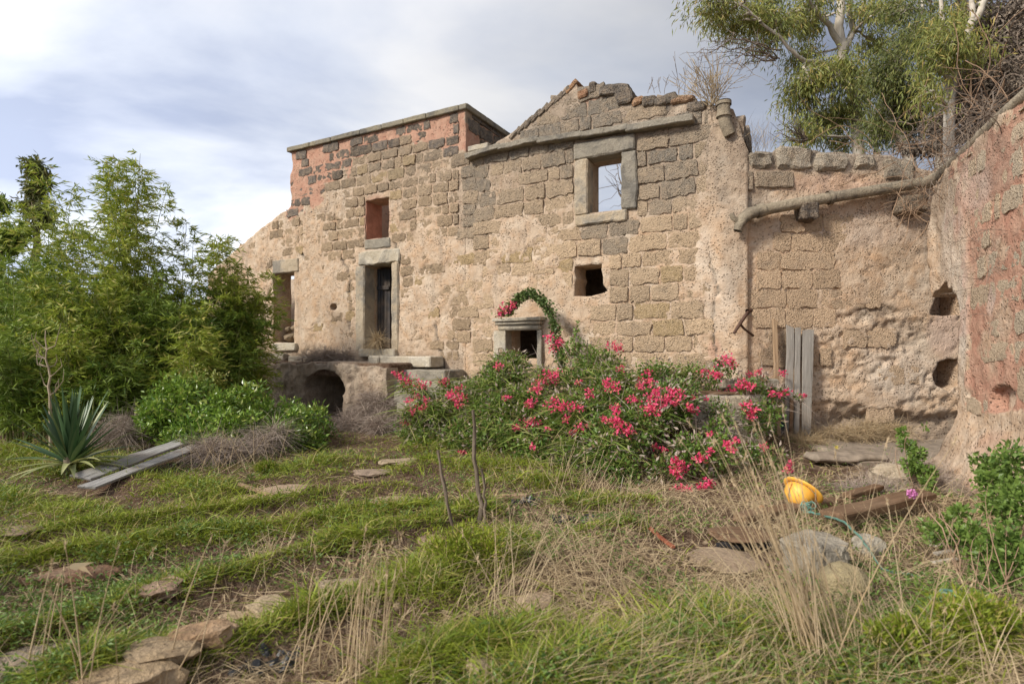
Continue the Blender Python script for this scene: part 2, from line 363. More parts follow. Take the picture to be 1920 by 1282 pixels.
M = dict(
    plaster=m_plaster(), stone=m_stone(), lime=m_lime(), soil=m_soil(), slab=m_slab(),
    coping=m_lime('lichened_coping', (.26, .235, .19), (.13, .125, .12), (.36, .31, .20)),
    ledge=m_lime('grey_ledge_stone', (.30, .27, .22), (.16, .15, .135), (.42, .37, .29)),
    white=m_lime('pale_limestone', (.50, .43, .32), (.30, .27, .22), (.66, .60, .50)),
    grass=m_leaf('green_grass', (.10, .16, .012), (.31, .36, .036), (.44, .34, .13), .30, .5),
    straw=m_leaf('dry_grass', (.30, .215, .13), (.50, .39, .24), None, .15, .7, .15),
    straw2=m_leaf('grey_dry_brush', (.23, .175, .145), (.42, .345, .285), None, .1, .8, .1),
    stalk=m_leaf('dry_stalk', (.46, .335, .19), (.62, .49, .32), None, .15, .6, .2),
    bamboo=m_leaf('bamboo_leaf', (.105, .175, .014), (.37, .43, .06), (.48, .43, .12), .36, .5),
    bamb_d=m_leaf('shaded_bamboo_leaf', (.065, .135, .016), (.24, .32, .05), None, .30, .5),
    shrub=m_leaf('glossy_shrub_leaf', (.07, .16, .02), (.24, .36, .05), (.35, .40, .09), .25, .32, .6),
    boug=m_leaf('bougainvillea_leaf', (.045, .11, .018), (.18, .27, .05), (.26, .17, .09), .25, .45, .4),
    reed=m_leaf('lime_grass_leaf', (.10, .17, .02), (.27, .33, .07), (.42, .36, .16), .32, .5),
    pink=m_leaf('magenta_bract', (.62, .022, .10), (.90, .15, .30), (.80, .30, .22), .35, .6, .2),
    rose=m_leaf('pink_petal', (.62, .18, .48), (.80, .38, .66), None, .3, .6, .2),
    yellow=m_leaf('yellow_petal', (.62, .50, .05), (.80, .70, .20), None, .3, .6, .2),
    euc=m_leaf('eucalyptus_leaf', (.13, .17, .045), (.32, .33, .085), (.42, .32, .11), .30, .5),
    eucd=m_leaf('dark_tree_leaf', (.06, .085, .022), (.17, .19, .05), (.22, .2, .07), .25, .5),
    eucy=m_leaf('yellowing_leaf', (.13, .165, .04), (.29, .30, .075), (.42, .33, .10), .35, .5),
    dead=m_leaf('dead_leaf', (.13, .105, .085), (.26, .215, .175), (.36, .29, .22), .15, .8, .1),
    ivy=m_leaf('ivy_leaf', (.05, .10, .025), (.17, .23, .07), None, .25, .45, .4),
    yucca=m_leaf('yucca_leaf', (.035, .085, .035), (.085, .15, .06), (.30, .33, .12), .12, .4, .5),
    yuccay=m_leaf('yellow_yucca_leaf', (.24, .28, .10), (.42, .42, .20), None, .15, .5, .4),
    rosel=m_leaf('rose_leaf', (.055, .115, .022), (.18, .27, .055), None, .3, .45, .4),
    barkw=m_bark('pale_eucalyptus_bark', (.42, .36, .29), (.62, .57, .49)),
    barkb=m_bark('brown_bark', (.13, .10, .075), (.24, .19, .14)),
    twig=m_bark('grey_twig', (.15, .115, .09), (.28, .22, .17)),
    twigo=m_bark('orange_brown_vine', (.24, .15, .095), (.42, .29, .19)),
    palet=m_bark('pale_dead_wood', (.30, .235, .165), (.48, .39, .28)),
    greyw=m_wood('grey_weathered_wood', (.20, .185, .165), (.36, .335, .30)),
    boardw=m_wood('silver_board', (.22, .21, .195), (.42, .405, .38), axis=0),
    brownw=m_wood('brown_rotting_timber', (.10, .06, .035), (.22, .135, .08), axis=0),
    tanw=m_wood('tan_timber', (.26, .17, .10), (.42, .30, .19)),
    doorw=m_wood('blackened_door_wood', (.022, .022, .024), (.055, .055, .06)),
    iron=m_plain('rusty_iron', (.10, .05, .03), .7, .4, .5, 40),
    pipe=m_lime('cement_pipe', (.34, .28, .20), (.15, .125, .095), (.46, .39, .29)),
    helmet=m_plain('yellow_plastic', (.86, .46, .07), .5, .4, .18, 7, dk=(.66, .30, .035), bd=.001),
    black=m_plain('black_plastic', (.018, .018, .02), .4, .5, .2, 20, bd=.01),
    redw=m_plain('red_brown_bark', (.30, .10, .055), .8, .2, .4, 30),
    rope=m_plain('turquoise_plastic_rope', (.13, .27, .215), .5, .4, .3, 90),
    terra=m_plain('terracotta', (.48, .16, .075), .8, .2, .35, 25),
    blue=m_plain('faded_blue_board', (.07, .09, .12), .7, .3, .3, 12),
    conc=m_plain('old_concrete', (.30, .245, .19), .95, .1, .4, 9, bd=.02),
    rust=m_plain('red_earth', (.20, .085, .05), .95, .1, .4, 11, bd=.02),
    fur=m_plain('dark_rag', (.03, .028, .03), .95, .1, .4, 60),
    slat=m_wood('slatted_crate_wood', (.34, .30, .25), (.52, .47, .40), axis=0),
)

# ------------------------------------------------------------------ frames for the walls
class Frame:
    def __init__(s, P, u):
        s.P = np.array(P, float); s.u = unit(np.array(u, float)); s.n = -np.array([-s.u[1], s.u[0]])
        s.rz = math.atan2(s.u[1], s.u[0])
    def w(s, a, z, h=0):
        a = np.asarray(a, float); z = np.asarray(z, float)
        h = np.broadcast_to(h, np.broadcast(a, z).shape)
        return np.stack([s.P[0] + s.u[0] * a + s.n[0] * h, s.P[1] + s.u[1] * a + s.n[1] * h, z + 0 * a], -1)
    def s_(s, px, h=0):
        k = (px - 960) / FPX; Px, Py = s.P + s.n * h
        return (Py * k - Px) / (s.u[0] - k * s.u[1])
    def sz(s, px, py, h=0):
        a = s.s_(px, h); Y = s.P[1] + s.n[1] * h + s.u[1] * a
        return a, CZ + (HOR - py) * Y / FPX
    def pix(s, a, z):
        Y = s.P[1] + s.u[1] * a; X = s.P[0] + s.u[0] * a
        return 960 + FPX * X / Y, HOR - FPX * (z - CZ) / Y
MAIN = Frame((-3.18, 13.3), (.878, -.479))
SJ = 2.50                                              # where the tower's front meets the gable's front
SEND = MAIN.s_(1402)
RET = Frame(MAIN.P + MAIN.u * SJ, -MAIN.n)             # side of the tower above the gable
LOWW = Frame(MAIN.P + MAIN.u * (SEND - .08) - MAIN.n * 0.0, (1, 0.0))
E0 = np.array([5.67, 7.2]); RU = unit([-.4, -1.0])
RIGHT = Frame(E0 - RU * 1.55, RU)

def ragged(P, step=.12, amp=.02, seed=0, fix=()):
    rng = RS(seed); out = []
    for i in range(len(P)):
        a = np.array(P[i]); b = np.array(P[(i + 1) % len(P)]); l = np.linalg.norm(b - a); n = max(1, int(l / step))
        am = 0 if i in fix else amp
        d = (b - a) / max(l, 1e-6); nn = np.array([-d[1], d[0]])
        for j in range(n):
            o = rng.normal() * am if j else 0
            out.append(tuple(a + (b - a) * j / n + nn * o))
    return out
def rect(s0, s1, z0, z1): return [(s0, z0), (s1, z0), (s1, z1), (s0, z1)]

def wall_mesh(name, fr, poly, holes, hfun, zfun, cell, thick, parent, jit=.008):
    P = np.array(poly); s0, z0 = P.min(0) - cell; s1, z1 = P.max(0) + cell
    ns = int((s1 - s0) / cell) + 2; nz_ = int((z1 - z0) / cell) + 2
    S, Z = np.meshgrid(s0 + np.arange(ns) * cell, z0 + np.arange(nz_) * cell, indexing='ij')
    cs = S[:-1, :-1] + cell / 2; cz = Z[:-1, :-1] + cell / 2
    K = pip(cs, cz, poly)
    for h in holes: K &= ~pip(cs, cz, h)
    Kp = np.pad(K, 1)
    cnt = Kp[:-1, :-1].astype(int) + Kp[1:, :-1] + Kp[:-1, 1:] + Kp[1:, 1:]
    bd = (cnt > 0) & (cnt < 4)
    bx, bz = nearest(S[bd], Z[bd], [poly] + list(holes))
    js = (fbm(S * 6, Z * 6, 2, 3) - .5) * 2 * jit; jz = (fbm(S * 6, Z * 6, 2, 8) - .5) * 2 * jit
    S2 = S.copy(); Z2 = Z.copy(); S2[~bd] += js[~bd]; Z2[~bd] += jz[~bd]; S2[bd] = bx; Z2[bd] = bz
    H = hfun(S2, Z2)
    Vf = fr.w(S2.ravel(), Z2.ravel(), H.ravel()); Vb = fr.w(S2.ravel(), Z2.ravel(), -thick)
    idx = np.arange(ns * nz_).reshape(ns, nz_); off = ns * nz_
    a = idx[:-1, :-1][K]; b = idx[1:, :-1][K]; c = idx[1:, 1:][K]; d = idx[:-1, 1:][K]
    front = np.stack([a, b, c, d], 1); back = np.stack([d, c, b, a], 1) + off
    sides = []
    for (dx, dy, e0, e1) in ((-1, 0, 3, 0), (1, 0, 1, 2), (0, -1, 0, 1), (0, 1, 2, 3)):
        nb = Kp[1 + dx:Kp.shape[0] - 1 + dx, 1 + dy:Kp.shape[1] - 1 + dy]; m = K & ~nb
        q = [idx[:-1, :-1][m], idx[1:, :-1][m], idx[1:, 1:][m], idx[:-1, 1:][m]]
        p0, p1 = q[e0], q[e1]; sides.append(np.stack([p1, p0, p0 + off, p1 + off], 1))
    sides = np.concatenate(sides)
    V = np.concatenate([Vf, Vb]); F = np.concatenate([front, back, sides])
    used = np.zeros(len(V), bool); used[F.ravel()] = True; rm = np.cumsum(used) - 1
    zone = zfun(S2.ravel(), Z2.ravel()); zone = np.concatenate([zone, zone])
    fs = np.ones(len(F), bool); fs[len(front):] = False
    return add(name, V[used], rm[F], M['plaster'], parent, fsm=fs, attr={'zone': zone[used]})

# shared block shapes: grid front, rounded corners, unit size, outward is -Y
def stone_variant(seed):
    rng = RS(100 + seed); nx, nz_ = 7, 5
    xs = np.linspace(-.5, .5, nx); zs = np.linspace(-.5, .5, nz_)
    X, Z = np.meshgrid(xs, zs, indexing='ij'); Y = rng.normal(size=X.shape) * .10
    ex = np.abs(X) > .49; ez = np.abs(Z) > .49
    Y = np.where(ex | ez, Y * 1.0 + .04 + .40 * (rng.rand(*X.shape) < .18), Y)
    X = X + np.where(ex, rng.normal(size=X.shape) * .018, rng.normal(size=X.shape) * .03)
    Z = Z + np.where(ez, rng.normal(size=X.shape) * .05, rng.normal(size=X.shape) * .04)
    co = ex & ez; k = 1 - rng.uniform(-.02, .10, X.shape); X = np.where(co, X * k, X); Z = np.where(co, Z * k, Z)
    V = np.stack([X, Y, Z], -1).reshape(-1, 3); idx = np.arange(nx * nz_).reshape(nx, nz_)
    F = np.stack([idx[:-1, :-1], idx[1:, :-1], idx[1:, 1:], idx[:-1, 1:]], -1).reshape(-1, 4)
    loop = list(idx[:, 0]) + list(idx[-1, 1:]) + list(idx[-2::-1, -1]) + list(idx[0, -2:0:-1])
    b = V[loop].copy(); b[:, 1] = 3.0; n0 = len(V); V = np.concatenate([V, b]); L = len(loop)
    S = np.array([[loop[i], n0 + i, n0 + (i + 1) % L, loop[(i + 1) % L]] for i in range(L)])
    return mkmesh('stone', V, [np.concatenate([F, S])], M['stone'], fsm=np.concatenate([np.ones(len(F)), np.zeros(len(S))]) > .5)
SV = [stone_variant(i) for i in range(18)]

def lay_stones(fr, parent, poly, avoid, course, width, keep, color, seed, hs=(-.010, .020), gap=.035, z0=0.0, z1=7.5, s0=-7, s1=9, maxn=285, rough=.03, name='stone', off=True):
    rng = RS(seed); z = z0; L = []; row = 0
    while z < z1:
        ch = rng.uniform(*course)
        if z + ch > z1 - .10: ch = max(.12, z1 - z)
        s = s0 - rng.rand() * .5 * off
        while s < s1:
            w = rng.uniform(*width)
            q_ = rng.rand(); w *= .5 if q_ < .16 else (1.35 if q_ > .9 else 1)
            if s < s1 and s + w > s1 - .14: w = max(.12, s1 - s)
            cs, cz = s + w / 2, z + ch / 2; e_ = min(.06, w * .3)
            ok = pip(np.array([cs, s + e_, s + w - e_]), np.array([cz, z + ch - .10, z + ch - .10]), poly).all()
            if ok:
                for a in avoid:
                    if cs + w / 2 > a[0] and cs - w / 2 < a[1] and cz + ch / 2 > a[2] + .04 and cz - ch / 2 < a[3] - .04:
                        # trim the block to the opening if enough is left
                        if cs - w / 2 < a[0] - .12: w2 = a[0] - s - .01; cs, w = s + w2 / 2, w2
                        elif cs + w / 2 > a[1] + .12: e = s + w; cs, w = (a[1] + .01 + e) / 2, e - a[1] - .01
                        else: ok = False; break
            if ok and keep(cs, cz, rng): L.append((cs, cz, w - gap * rng.uniform(.5, 1.3), ch - gap * rng.uniform(.5, 1.3)))
            s += max(rng.uniform(.1, .2), w) if not ok else (cs + w / 2 - s)
        z += ch; row += 1
    rng.shuffle(L); 
    if len(L) > maxn: L.sort(key=lambda q: float(plaster_amt(*[np.array([v_]) for v_ in fr.pix(q[0], q[1])])[0]) if fr is MAIN else 0)
    for (cs, cz, w, h) in L[:maxn]:
        o = bpy.data.objects.new(name, SV[rng.randint(len(SV))]); COL.objects.link(o); o.parent = parent
        p = fr.w(cs, cz, rng.uniform(*hs)); o.location = Vector(p) - WOFF[parent]
        fl = math.pi if rng.rand() < .5 else 0
        o.rotation_euler = (rng.normal() * .012, rng.normal() * .015 + fl, fr.rz)
        o.scale = (w, rough, h); c = color(cs, cz, rng); o.color = (*c, 1)
    return len(L)

# ---- painted zones of the main front, authored in photo coordinates
RED1 = [(535, 275), (875, 190), (882, 292), (835, 283), (790, 262), (752, 262), (742, 272), (660, 300), (640, 330), (600, 365), (572, 400), (540, 412)]
def plaster_amt(px, py):
    n = fbm(px / 60, py / 45, 4, 2)
    bl = np.clip((940 - px) / 110, 0, 1)
    base = .20 * (1 - bl) + bl * (.36 + .38 * np.clip((py - 400) / 70, 0, 1))
    base = np.maximum(base, blobs(px, py, [(975, 470, 75, 65, .92), (1000, 545, 80, 50, .85), (905, 560, 50, 90, .55), (1362, 480, 55, 240, 1.0), (1375, 640, 60, 90, 1.0), (1050, 400, 35, 40, .55), (600, 580, 150, 110, 1.0), (800, 610, 60, 60, .75), (1075, 620, 45, 60, .75), (1350, 280, 38, 90, .95), (845, 500, 35, 45, .75)]))
    base = np.where((px > 880) & (py < 330), base * .6, base)
    return np.where((px > 878) & (px < 1330) & (py < 262), np.clip(.25 + (n - .5) * .6, 0, .5), np.clip(base + (n - .5) * 1.0, 0, 1.2))
CRACKS = [[(757, 222), (752, 250), (745, 285), (735, 310), (732, 340), (744, 352)], [(638, 330), (622, 345), (598, 362)], [(740, 450), (748, 480), (745, 500)], [(640, 480), (656, 520), (655, 620)], [(906, 320), (902, 380), (912, 450), (906, 520)], [(1168, 430), (1172, 470), (1160, 500)], [(1330, 480), (1345, 540), (1335, 600), (1342, 660)], [(815, 610), (822, 650), (830, 690)], [(560, 470), (575, 485)]]
def crackd(px, py):
    d = np.full(np.shape(px), 99.0)
    for L_ in CRACKS:
        for (x0, y0), (x1, y1) in zip(L_[:-1], L_[1:]):
            dx, dy = x1 - x0, y1 - y0; t = np.clip(((px - x0) * dx + (py - y0) * dy) / (dx * dx + dy * dy), 0, 1)
            d = np.minimum(d, np.hypot(px - x0 - t * dx, py - y0 - t * dy))
    return d
def main_h(s, z):
    px, py = MAIN.pix(s, z); P = plaster_amt(px, py)
    wx = (fbm(s * 7, z * 7, 3, 44) - .5) * 14; ck = np.clip(1 - crackd(px + wx, py) / 2.6, 0, 1)
    e = np.clip((fbm(s * 1.6, z * 1.6, 3, 45) + (fbm(s * 9, z * 9, 4, 46) - .5) * .55 - .60) * 14, 0, 1)      # scabs of fallen plaster
    h = -.024 + .047 * P + (fbm(s * 5, z * 5, 4, 5) - .5) * .03 + (fbm(s * 15, z * 15, 3, 9) - .5) * (.014 + .02 * e) - .05 * ck - .022 * e * (P > .6)
    # bulging buttress at the right end
    h = h - .05 * np.clip((px - 1385) / 15, 0, 1) + .05 * np.clip((px - 1325) / 40, 0, 1) * np.clip((430 - np.abs(py - 500)) / 120, 0, 1)
    return h
def grey_amt(px, py):
    g = np.where(px < 872, np.clip((430 - py) / 260, 0, .45), np.clip((450 - py) / 200, 0, .95))
    g = np.maximum(g, blobs(px, py, [(885, 370, 30, 90, .7), (1140, 430, 50, 35, .9), (707, 455, 32, 12, .9), (1365, 330, 30, 60, .8), (1375, 470, 20, 90, .65), (1200, 560, 90, 60, .18), (1230, 330, 90, 60, .85), (700, 650, 60, 16, .3), (540, 660, 80, 20, .4)]))  # the tall narrow buttress streak paints a shadow into the grey
    return g
def main_zone(s, z):
    px, py = MAIN.pix(s, z); w = (fbm(s * 4, z * 4, 3, 11) - .5) * 34
    red = pip(px + w, py + w, RED1).astype(float) * .95
    red = np.maximum(red, blobs(px, py, [(705, 410, 24, 42, .9), (1340, 655, 12, 18, .6), (1110, 188, 14, 14, .6)]))
    g = grey_amt(px, py) * (.55 + .9 * (fbm(s * 2.5, z * 2.5, 3, 14) - .3)); g = np.where(red > .5, g * .15, g)
    lt = blobs(px, py, [(712, 480, 36, 14, .8), (1350, 560, 30, 60, .3), (1320, 470, 14, 40, .3)])
    wx = (fbm(s * 7, z * 7, 3, 44) - .5) * 14; ck = np.clip(1.2 - crackd(px + wx, py) / 2.6, 0, 1)
    g = np.maximum(g, ck); g = np.maximum(g, np.clip(.55 - (z - (1.35 if 1 else 0)) * 1.3, 0, .5) * (px < 870)); g = np.maximum(g, np.clip(.5 - z * .5, 0, .4))
    return np.stack([red, np.clip(g, 0, 1), lt], 1)
def main_color(s, z, rng):
    px, py = MAIN.pix(s, z)
    if pip(np.array([px]), np.array([py]), RED1)[0]:
        v = rng.uniform(.08, .19); return (v * 1.05, v * .92, v * .82)
    g = float(grey_amt(np.array([px]), np.array([py]))[0]) * rng.uniform(.65, 1.25); g = min(g, 1)
    if px < 870: t = np.array((.44, .32, .205)) * rng.uniform(.72, 1.18)
    else: t = np.array((.62, .455, .295)) * rng.uniform(.78, 1.12)
    if rng.rand() < .1: t = np.array((.50, .36, .19))
    c = t * (1 - g) + np.array((.235, .21, .175)) * g
    return tuple(c)
def main_keep(s, z, rng):
    px, py = MAIN.pix(s, z); P = float(plaster_amt(np.array([px]), np.array([py]))[0])
    if px < 870 and py > 455: return P < 1.0 and rng.rand() < .70
    if px > 1335: return False
    if px < 880 and rng.rand() < .16 and pip(np.array([px]), np.array([py]), RED1)[0]: return False
    return P < .94

# ------------------------------------------------------------------ ground height
ROWS = [((-5.6, 5.6), (-3.9, 5.0), .45), ((-3.9, 4.3), (-1.2, 6.1), .20), ((-3.7, 3.6), (-.8, 5.25), .20), ((-2.7, 2.75), (-1.3, 4.3), .19), ((-1.4, 4.25), (-.35, 5.2), .22),
        ((-1.9, 2.45), (-.9, 3.35), .15), ((-.5, 3.5), (.05, 4.3), .28), ((-.4, 2.55), (.1, 2.9), .18), ((.1, 2.35), (1.3, 2.95), .30), ((-5.2, 4.2), (-3.4, 3.3), .3),
        ((-2.6, 6.9), (-2.2, 7.3), .40), ((-1.2, 7.2), (.6, 6.9), .4), ((.5, 5.4), (1.3, 5.6), .22), ((.7, 4.6), (1.1, 4.7), .16), ((1.6, 2.6), (2.4, 3.0), .3), ((-4.6, 6.5), (-3.0, 5.9), .3), ((-3.6, 6.2), (-2.2, 6.6), .22), ((-.3, 6.2), (.5, 6.3), .25), ((-1.5, 8.3), (-.4, 8.0), .3), ((-7.5, 8.0), (-5.0, 7.0), .7)]
def green(X, Y):
    g = np.zeros(np.shape(X)); X, Y = X + (fbm(X * 1.7, Y * 1.7, 3, 91) - .5) * .45, Y + (fbm(X * 1.7, Y * 1.7, 3, 95) - .5) * .35
    for (a, b, w) in ROWS:
        dx, dy = b[0] - a[0], b[1] - a[1]; t = np.clip(((X - a[0]) * dx + (Y - a[1]) * dy) / (dx * dx + dy * dy), 0, 1)
        d = np.hypot(X - a[0] - t * dx, Y - a[1] - t * dy); g = np.maximum(g, np.exp(-(d / w) ** 2))
    return g
def gz(X, Y):
    X = np.asarray(X, float); Y = np.asarray(Y, float)
    z = (fbm(X * .6, Y * .6, 3, 21) - .5) * .10 + (fbm(X * 3, Y * 3, 3, 22) - .5) * .045
    z = z + .11 * green(X, Y)
    z = z + .95 * np.exp(-(((X - 1.6) / 2.1) ** 2 + ((Y - 9.3) / 1.25) ** 2) ** 1.3)     # earth heaped under the bush
    z = z + .30 * np.exp(-(((X + 2.4) / .8) ** 2 + ((Y - 11.9) / .7) ** 2))
    far = np.clip((np.hypot(X, Y) - 18) / 40, 0, 1); return z * (1 - far)
def gy(py, z=0.0): return (CZ - z) * FPX / (py - HOR)
def G(px, py, dz=0):
    z = 0.0
    for _ in range(4):
        Y = gy(py, z); X = (px - 960) / FPX * Y; z = float(gz(X, Y))
    return Vector((X, Y, z + dz))
def AT(px, py, Y): return Vector(((px - 960) / FPX * Y, Y, CZ + (HOR - py) * Y / FPX))
def ground():
    xs = np.concatenate([-np.geomspace(500, 9.2, 28), np.arange(-9, 9.01, .05), np.geomspace(9.2, 500, 28)])
    ys = np.concatenate([-np.geomspace(500, 1.2, 20), np.arange(1, 14.01, .05), np.geomspace(14.2, 600, 30)])
    X, Y = np.meshgrid(xs, ys, indexing='ij'); Z = gz(X, Y)
    idx = np.arange(X.size).reshape(X.shape)
    F = np.stack([idx[:-1, :-1], idx[1:, :-1], idx[1:, 1:], idx[:-1, 1:]], -1).reshape(-1, 4)
    o = add('ground', np.stack([X, Y, Z], -1).reshape(-1, 3), F, M['soil']); tag(o, kind='structure')
ground()

# ------------------------------------------------------------------ the tower front (left house)
def mbox(name, fr, s0, s1, z0, z1, h0, h1, m, parent, bev=.012, rough=.006, cuts=2, seed=0, fr_=5, ry=0.0):
    c = fr.w((s0 + s1) / 2, (z0 + z1) / 2, (h0 + h1) / 2)
    bm = bm_box(c, (abs(s1 - s0), abs(h1 - h0), abs(z1 - z0)), fr.rz, bev, rough, cuts, seed, tilt=(0, ry), fr=fr_)
    return addbm(name, bm, m, parent)
def PS(px, py): return MAIN.sz(px, py)
def prect(px0, px1, py0, py1):
    s0, _ = PS(px0, 0); s1, _ = PS(px1, 0); pc = (px0 + px1) / 2
    return s0, s1, PS(pc, py1)[1], PS(pc, py0)[1]

TH = .55
house = thing('tower_house', 'stone house front with flat coping over a red band, two doorways, left of the gable', 'house', (*(MAIN.P - MAIN.n * 1.5), 0))
sC = PS(545, 385)
ztop = 6.66
polyL = [(-6.3, .2), (SJ, .2), (SJ, ztop), (PS(545, 285)[0], ztop)] + [(PS(548, 300)[0], 6.2), (PS(544, 330)[0], 5.9), (PS(546, 360)[0], 5.55), PS(545, 388), PS(520, 405), PS(490, 428), PS(465, 450), (-6.3, 3.75)]
polyL = ragged(polyL, .12, .012, 1, fix=(0, 1, 2))
doorR = prect(684, 736, 494, 656); doorL = prect(514, 553, 511, 643); winU = prect(685, 729, 373, 447); hole = prect(619, 634, 569, 582)
hL = [ragged(rect(*doorR), .3, .004, 2), ragged(rect(*doorL), .15, .012, 3), ragged(rect(*winU), .15, .012, 4)]
hc = ((hole[0] + hole[1]) / 2, (hole[2] + hole[3]) / 2)
hL.append([(hc[0] + .12 * math.cos(a), hc[1] + .09 * math.sin(a)) for a in np.arange(0, 6.28, .5)])
wall_mesh('wall', MAIN, polyL, hL, main_h, main_zone, .035, TH, house)
av = [(doorR[0] - .28, doorR[1] + .22, doorR[2] - .3, doorR[3] + .42), (doorL[0] - .05, doorL[1] + .3, doorL[2] - .3, doorL[3] + .35), winU]
nL = lay_stones(MAIN, house, polyL, av, (.225, .265), (.30, .56), main_keep, main_color, 5, z0=1.3, z1=6.645, s0=-6.2, s1=SJ - .17, gap=.042)
# coping stones along the parapet
rng = RS(3); s = PS(541, 285)[0]; k = 0
while s < SJ - .05:
    w = min(rng.uniform(.62, 1.0), SJ + .06 - s); zc = 6.66 + .012 * k * 0
    mbox('coping_stone', MAIN, s + .006, s + w - .006, 6.64 + rng.uniform(0, .012), 6.76, -.5, .075, M['coping'], house, .012, .007, 3, k); s += w; k += 1
# the side of the tower rising behind the gable
polyR_ = ragged([(.10, 3.0), (5.2, 3.0), (5.2, 6.68), (.10, 6.68)], .2, .004, 5)
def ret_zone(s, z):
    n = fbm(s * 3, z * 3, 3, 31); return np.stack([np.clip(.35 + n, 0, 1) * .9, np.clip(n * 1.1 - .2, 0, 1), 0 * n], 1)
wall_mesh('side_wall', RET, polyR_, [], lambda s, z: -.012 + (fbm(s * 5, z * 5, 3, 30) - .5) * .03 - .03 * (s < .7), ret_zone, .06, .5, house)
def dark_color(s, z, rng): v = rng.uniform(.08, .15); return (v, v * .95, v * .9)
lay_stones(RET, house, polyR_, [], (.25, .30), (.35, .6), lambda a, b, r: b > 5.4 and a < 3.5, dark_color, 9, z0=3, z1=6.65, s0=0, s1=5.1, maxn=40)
k = 0; s = -.05
while s < 5.2:
    mbox('coping_stone', RET, s + .006, s + .78, 6.645, 6.765, -.5, .07, M['coping'], house, .012, .007, 3, 40 + k); s += .79; k += 1
# left side and back wall of the tower, floor slab added to darken below
def solid(name, fr, s0, s1, z0, z1, h0, h1, parent, zone=(0, .1, 0), m='plaster', cuts=4):
    o = mbox(name, fr, s0, s1, z0, z1, h0, h1, M[m], parent, .0, .02, cuts)
    at = o.data.attributes.new('zone', 'FLOAT_COLOR', 'POINT')
    at.data.foreach_set('color', np.tile(np.array([*zone, 1], np.float32), len(o.data.vertices)))
    return o
solid('side_wall', MAIN, PS(545, 300)[0] + .02, PS(545, 300)[0] + .5, 3.93, 6.62, -5.2, -TH - .01, house, (.7, .5, 0))
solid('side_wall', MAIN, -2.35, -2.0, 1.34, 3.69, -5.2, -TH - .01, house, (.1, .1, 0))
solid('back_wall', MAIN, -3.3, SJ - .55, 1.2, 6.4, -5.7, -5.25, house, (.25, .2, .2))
solid('unseen_floor_slab', MAIN, -2.3, SJ - .52, 3.70, 3.92, -5.2, -TH - .02, house, (0, .4, 0))  # unseen slab added so the tall doorway below stays dark
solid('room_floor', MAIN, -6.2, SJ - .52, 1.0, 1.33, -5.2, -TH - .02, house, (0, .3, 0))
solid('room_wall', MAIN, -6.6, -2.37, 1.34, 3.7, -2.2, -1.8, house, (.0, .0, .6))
solid('rubble_core', MAIN, -.1, 1.5, 1.34, 3.0, -3.2, -2.4, house, (.1, .2, 0))
# doorways
L = M['lime']
d = doorR
mbox('door_jamb', MAIN, d[0] - .27, d[0] + .012, d[2] - .02, d[3] - .02, -.35, .045, L, house, .03, .022, 5, 1)
mbox('door_jamb', MAIN, d[1] - .012, d[1] + .19, d[2] - .02, d[3] - .02, -.35, .045, L, house, .03, .022, 5, 2)
mbox('door_lintel', MAIN, d[0] - .18, d[1] + .22, d[3] - .015, d[3] + .30, -.35, .035, M['white'], house, .03, .032, 5, 3)
mbox('threshold', MAIN, d[0] - .1, d[1] + .16, d[2] - .17, d[2] + .02, -.5, .12, M['white'], house, .02, .015, 3, 4)
# blackened door leaf standing ajar, from boards
for i in range(4):
    a = d[0] + .03 + i * .092
    b_ = mbox('door_board', MAIN, a, a + .088, d[2] + .04, d[3] - .05 - .02 * (i % 2), -.44 - .012 * i, -.40 - .012 * i, M['doorw'], house, .004, .003, 3, 10 + i)
mbox('door_rail', MAIN, d[0] + .03, d[0] + .40, d[2] + 1.45, d[2] + 1.55, -.40, -.38, M['doorw'], house, .004, .003, 2, 15)
d = doorL
mbox('door_lintel', MAIN, d[0] - .02, d[1] + .16, d[3] - .01, d[3] + .33, -.30, .05, L, house, .02, .014, 3, 5)
mbox('threshold', MAIN, d[0] + .05, d[1] + .12, d[2] - .20, d[2] + .0, -.5, .11, M['white'], house, .02, .012, 3, 6)
for i, (a, z_, w) in enumerate(((-.1, .0, .34), (.22, .02, .3), (.1, .24, .26), (-.15, .22, .22), (.34, .3, .2))):
    p = MAIN.w(d[0] + .3 + a, d[2] + .15 + z_, -.35); o = addbm('fallen_stone', bm_rock(p, (w, w, w * .75), i, 50 + i, .2, 2), M['slab'], house); o.color = (.24, .19, .13, 1)
mbox('window_sill', MAIN, winU[0] - .02, winU[1] + .05, winU[2] - .24, winU[2] - .01, -.3, .02, M['ledge'], house, .02, .02, 3, 8)
# the reveal of the upper window is plastered red
mbox('window_reveal', MAIN, winU[0] - .03, winU[0] + .015, winU[2], winU[3], -.56, -.03, m_plain('salmon_plaster', (.46, .22, .15), .95, .1, .3, 6, bd=.02), house, 0, .006, 3, 9)

# ------------------------------------------------------------------ the gabled ruin
gable = thing('gabled_ruin', 'roofless stone house with broken gable, slanting ledge and framed window open to the sky', 'house', (*(MAIN.P + MAIN.u * 5.3 - MAIN.n * 1.5), 0))
top = [(1402, 296), (1398, 272), (1391, 252), (1384, 228), (1376, 207), (1345, 200), (1325, 196), (1310, 190), (1292, 181), (1262, 176), (1232, 177), (1226, 190), (1222, 179), (1204, 184), (1200, 190), (1189, 190), (1184, 168), (1165, 166), (1150, 160), (1122, 160), (1115, 167), (1108, 157), (1103, 168), (1086, 170), (1080, 157), (1070, 157), (1050, 176), (1022, 200), (1000, 218), (982, 228), (960, 248), (925, 272), (895, 290)]
polyG = [(SJ, -.2), (SEND, -.2)] + [PS(*t) for t in top] + [(SJ, PS(880, 296)[1])]
polyG = ragged(polyG, .10, .016, 11, fix=(0, 1, len(polyG) - 1))
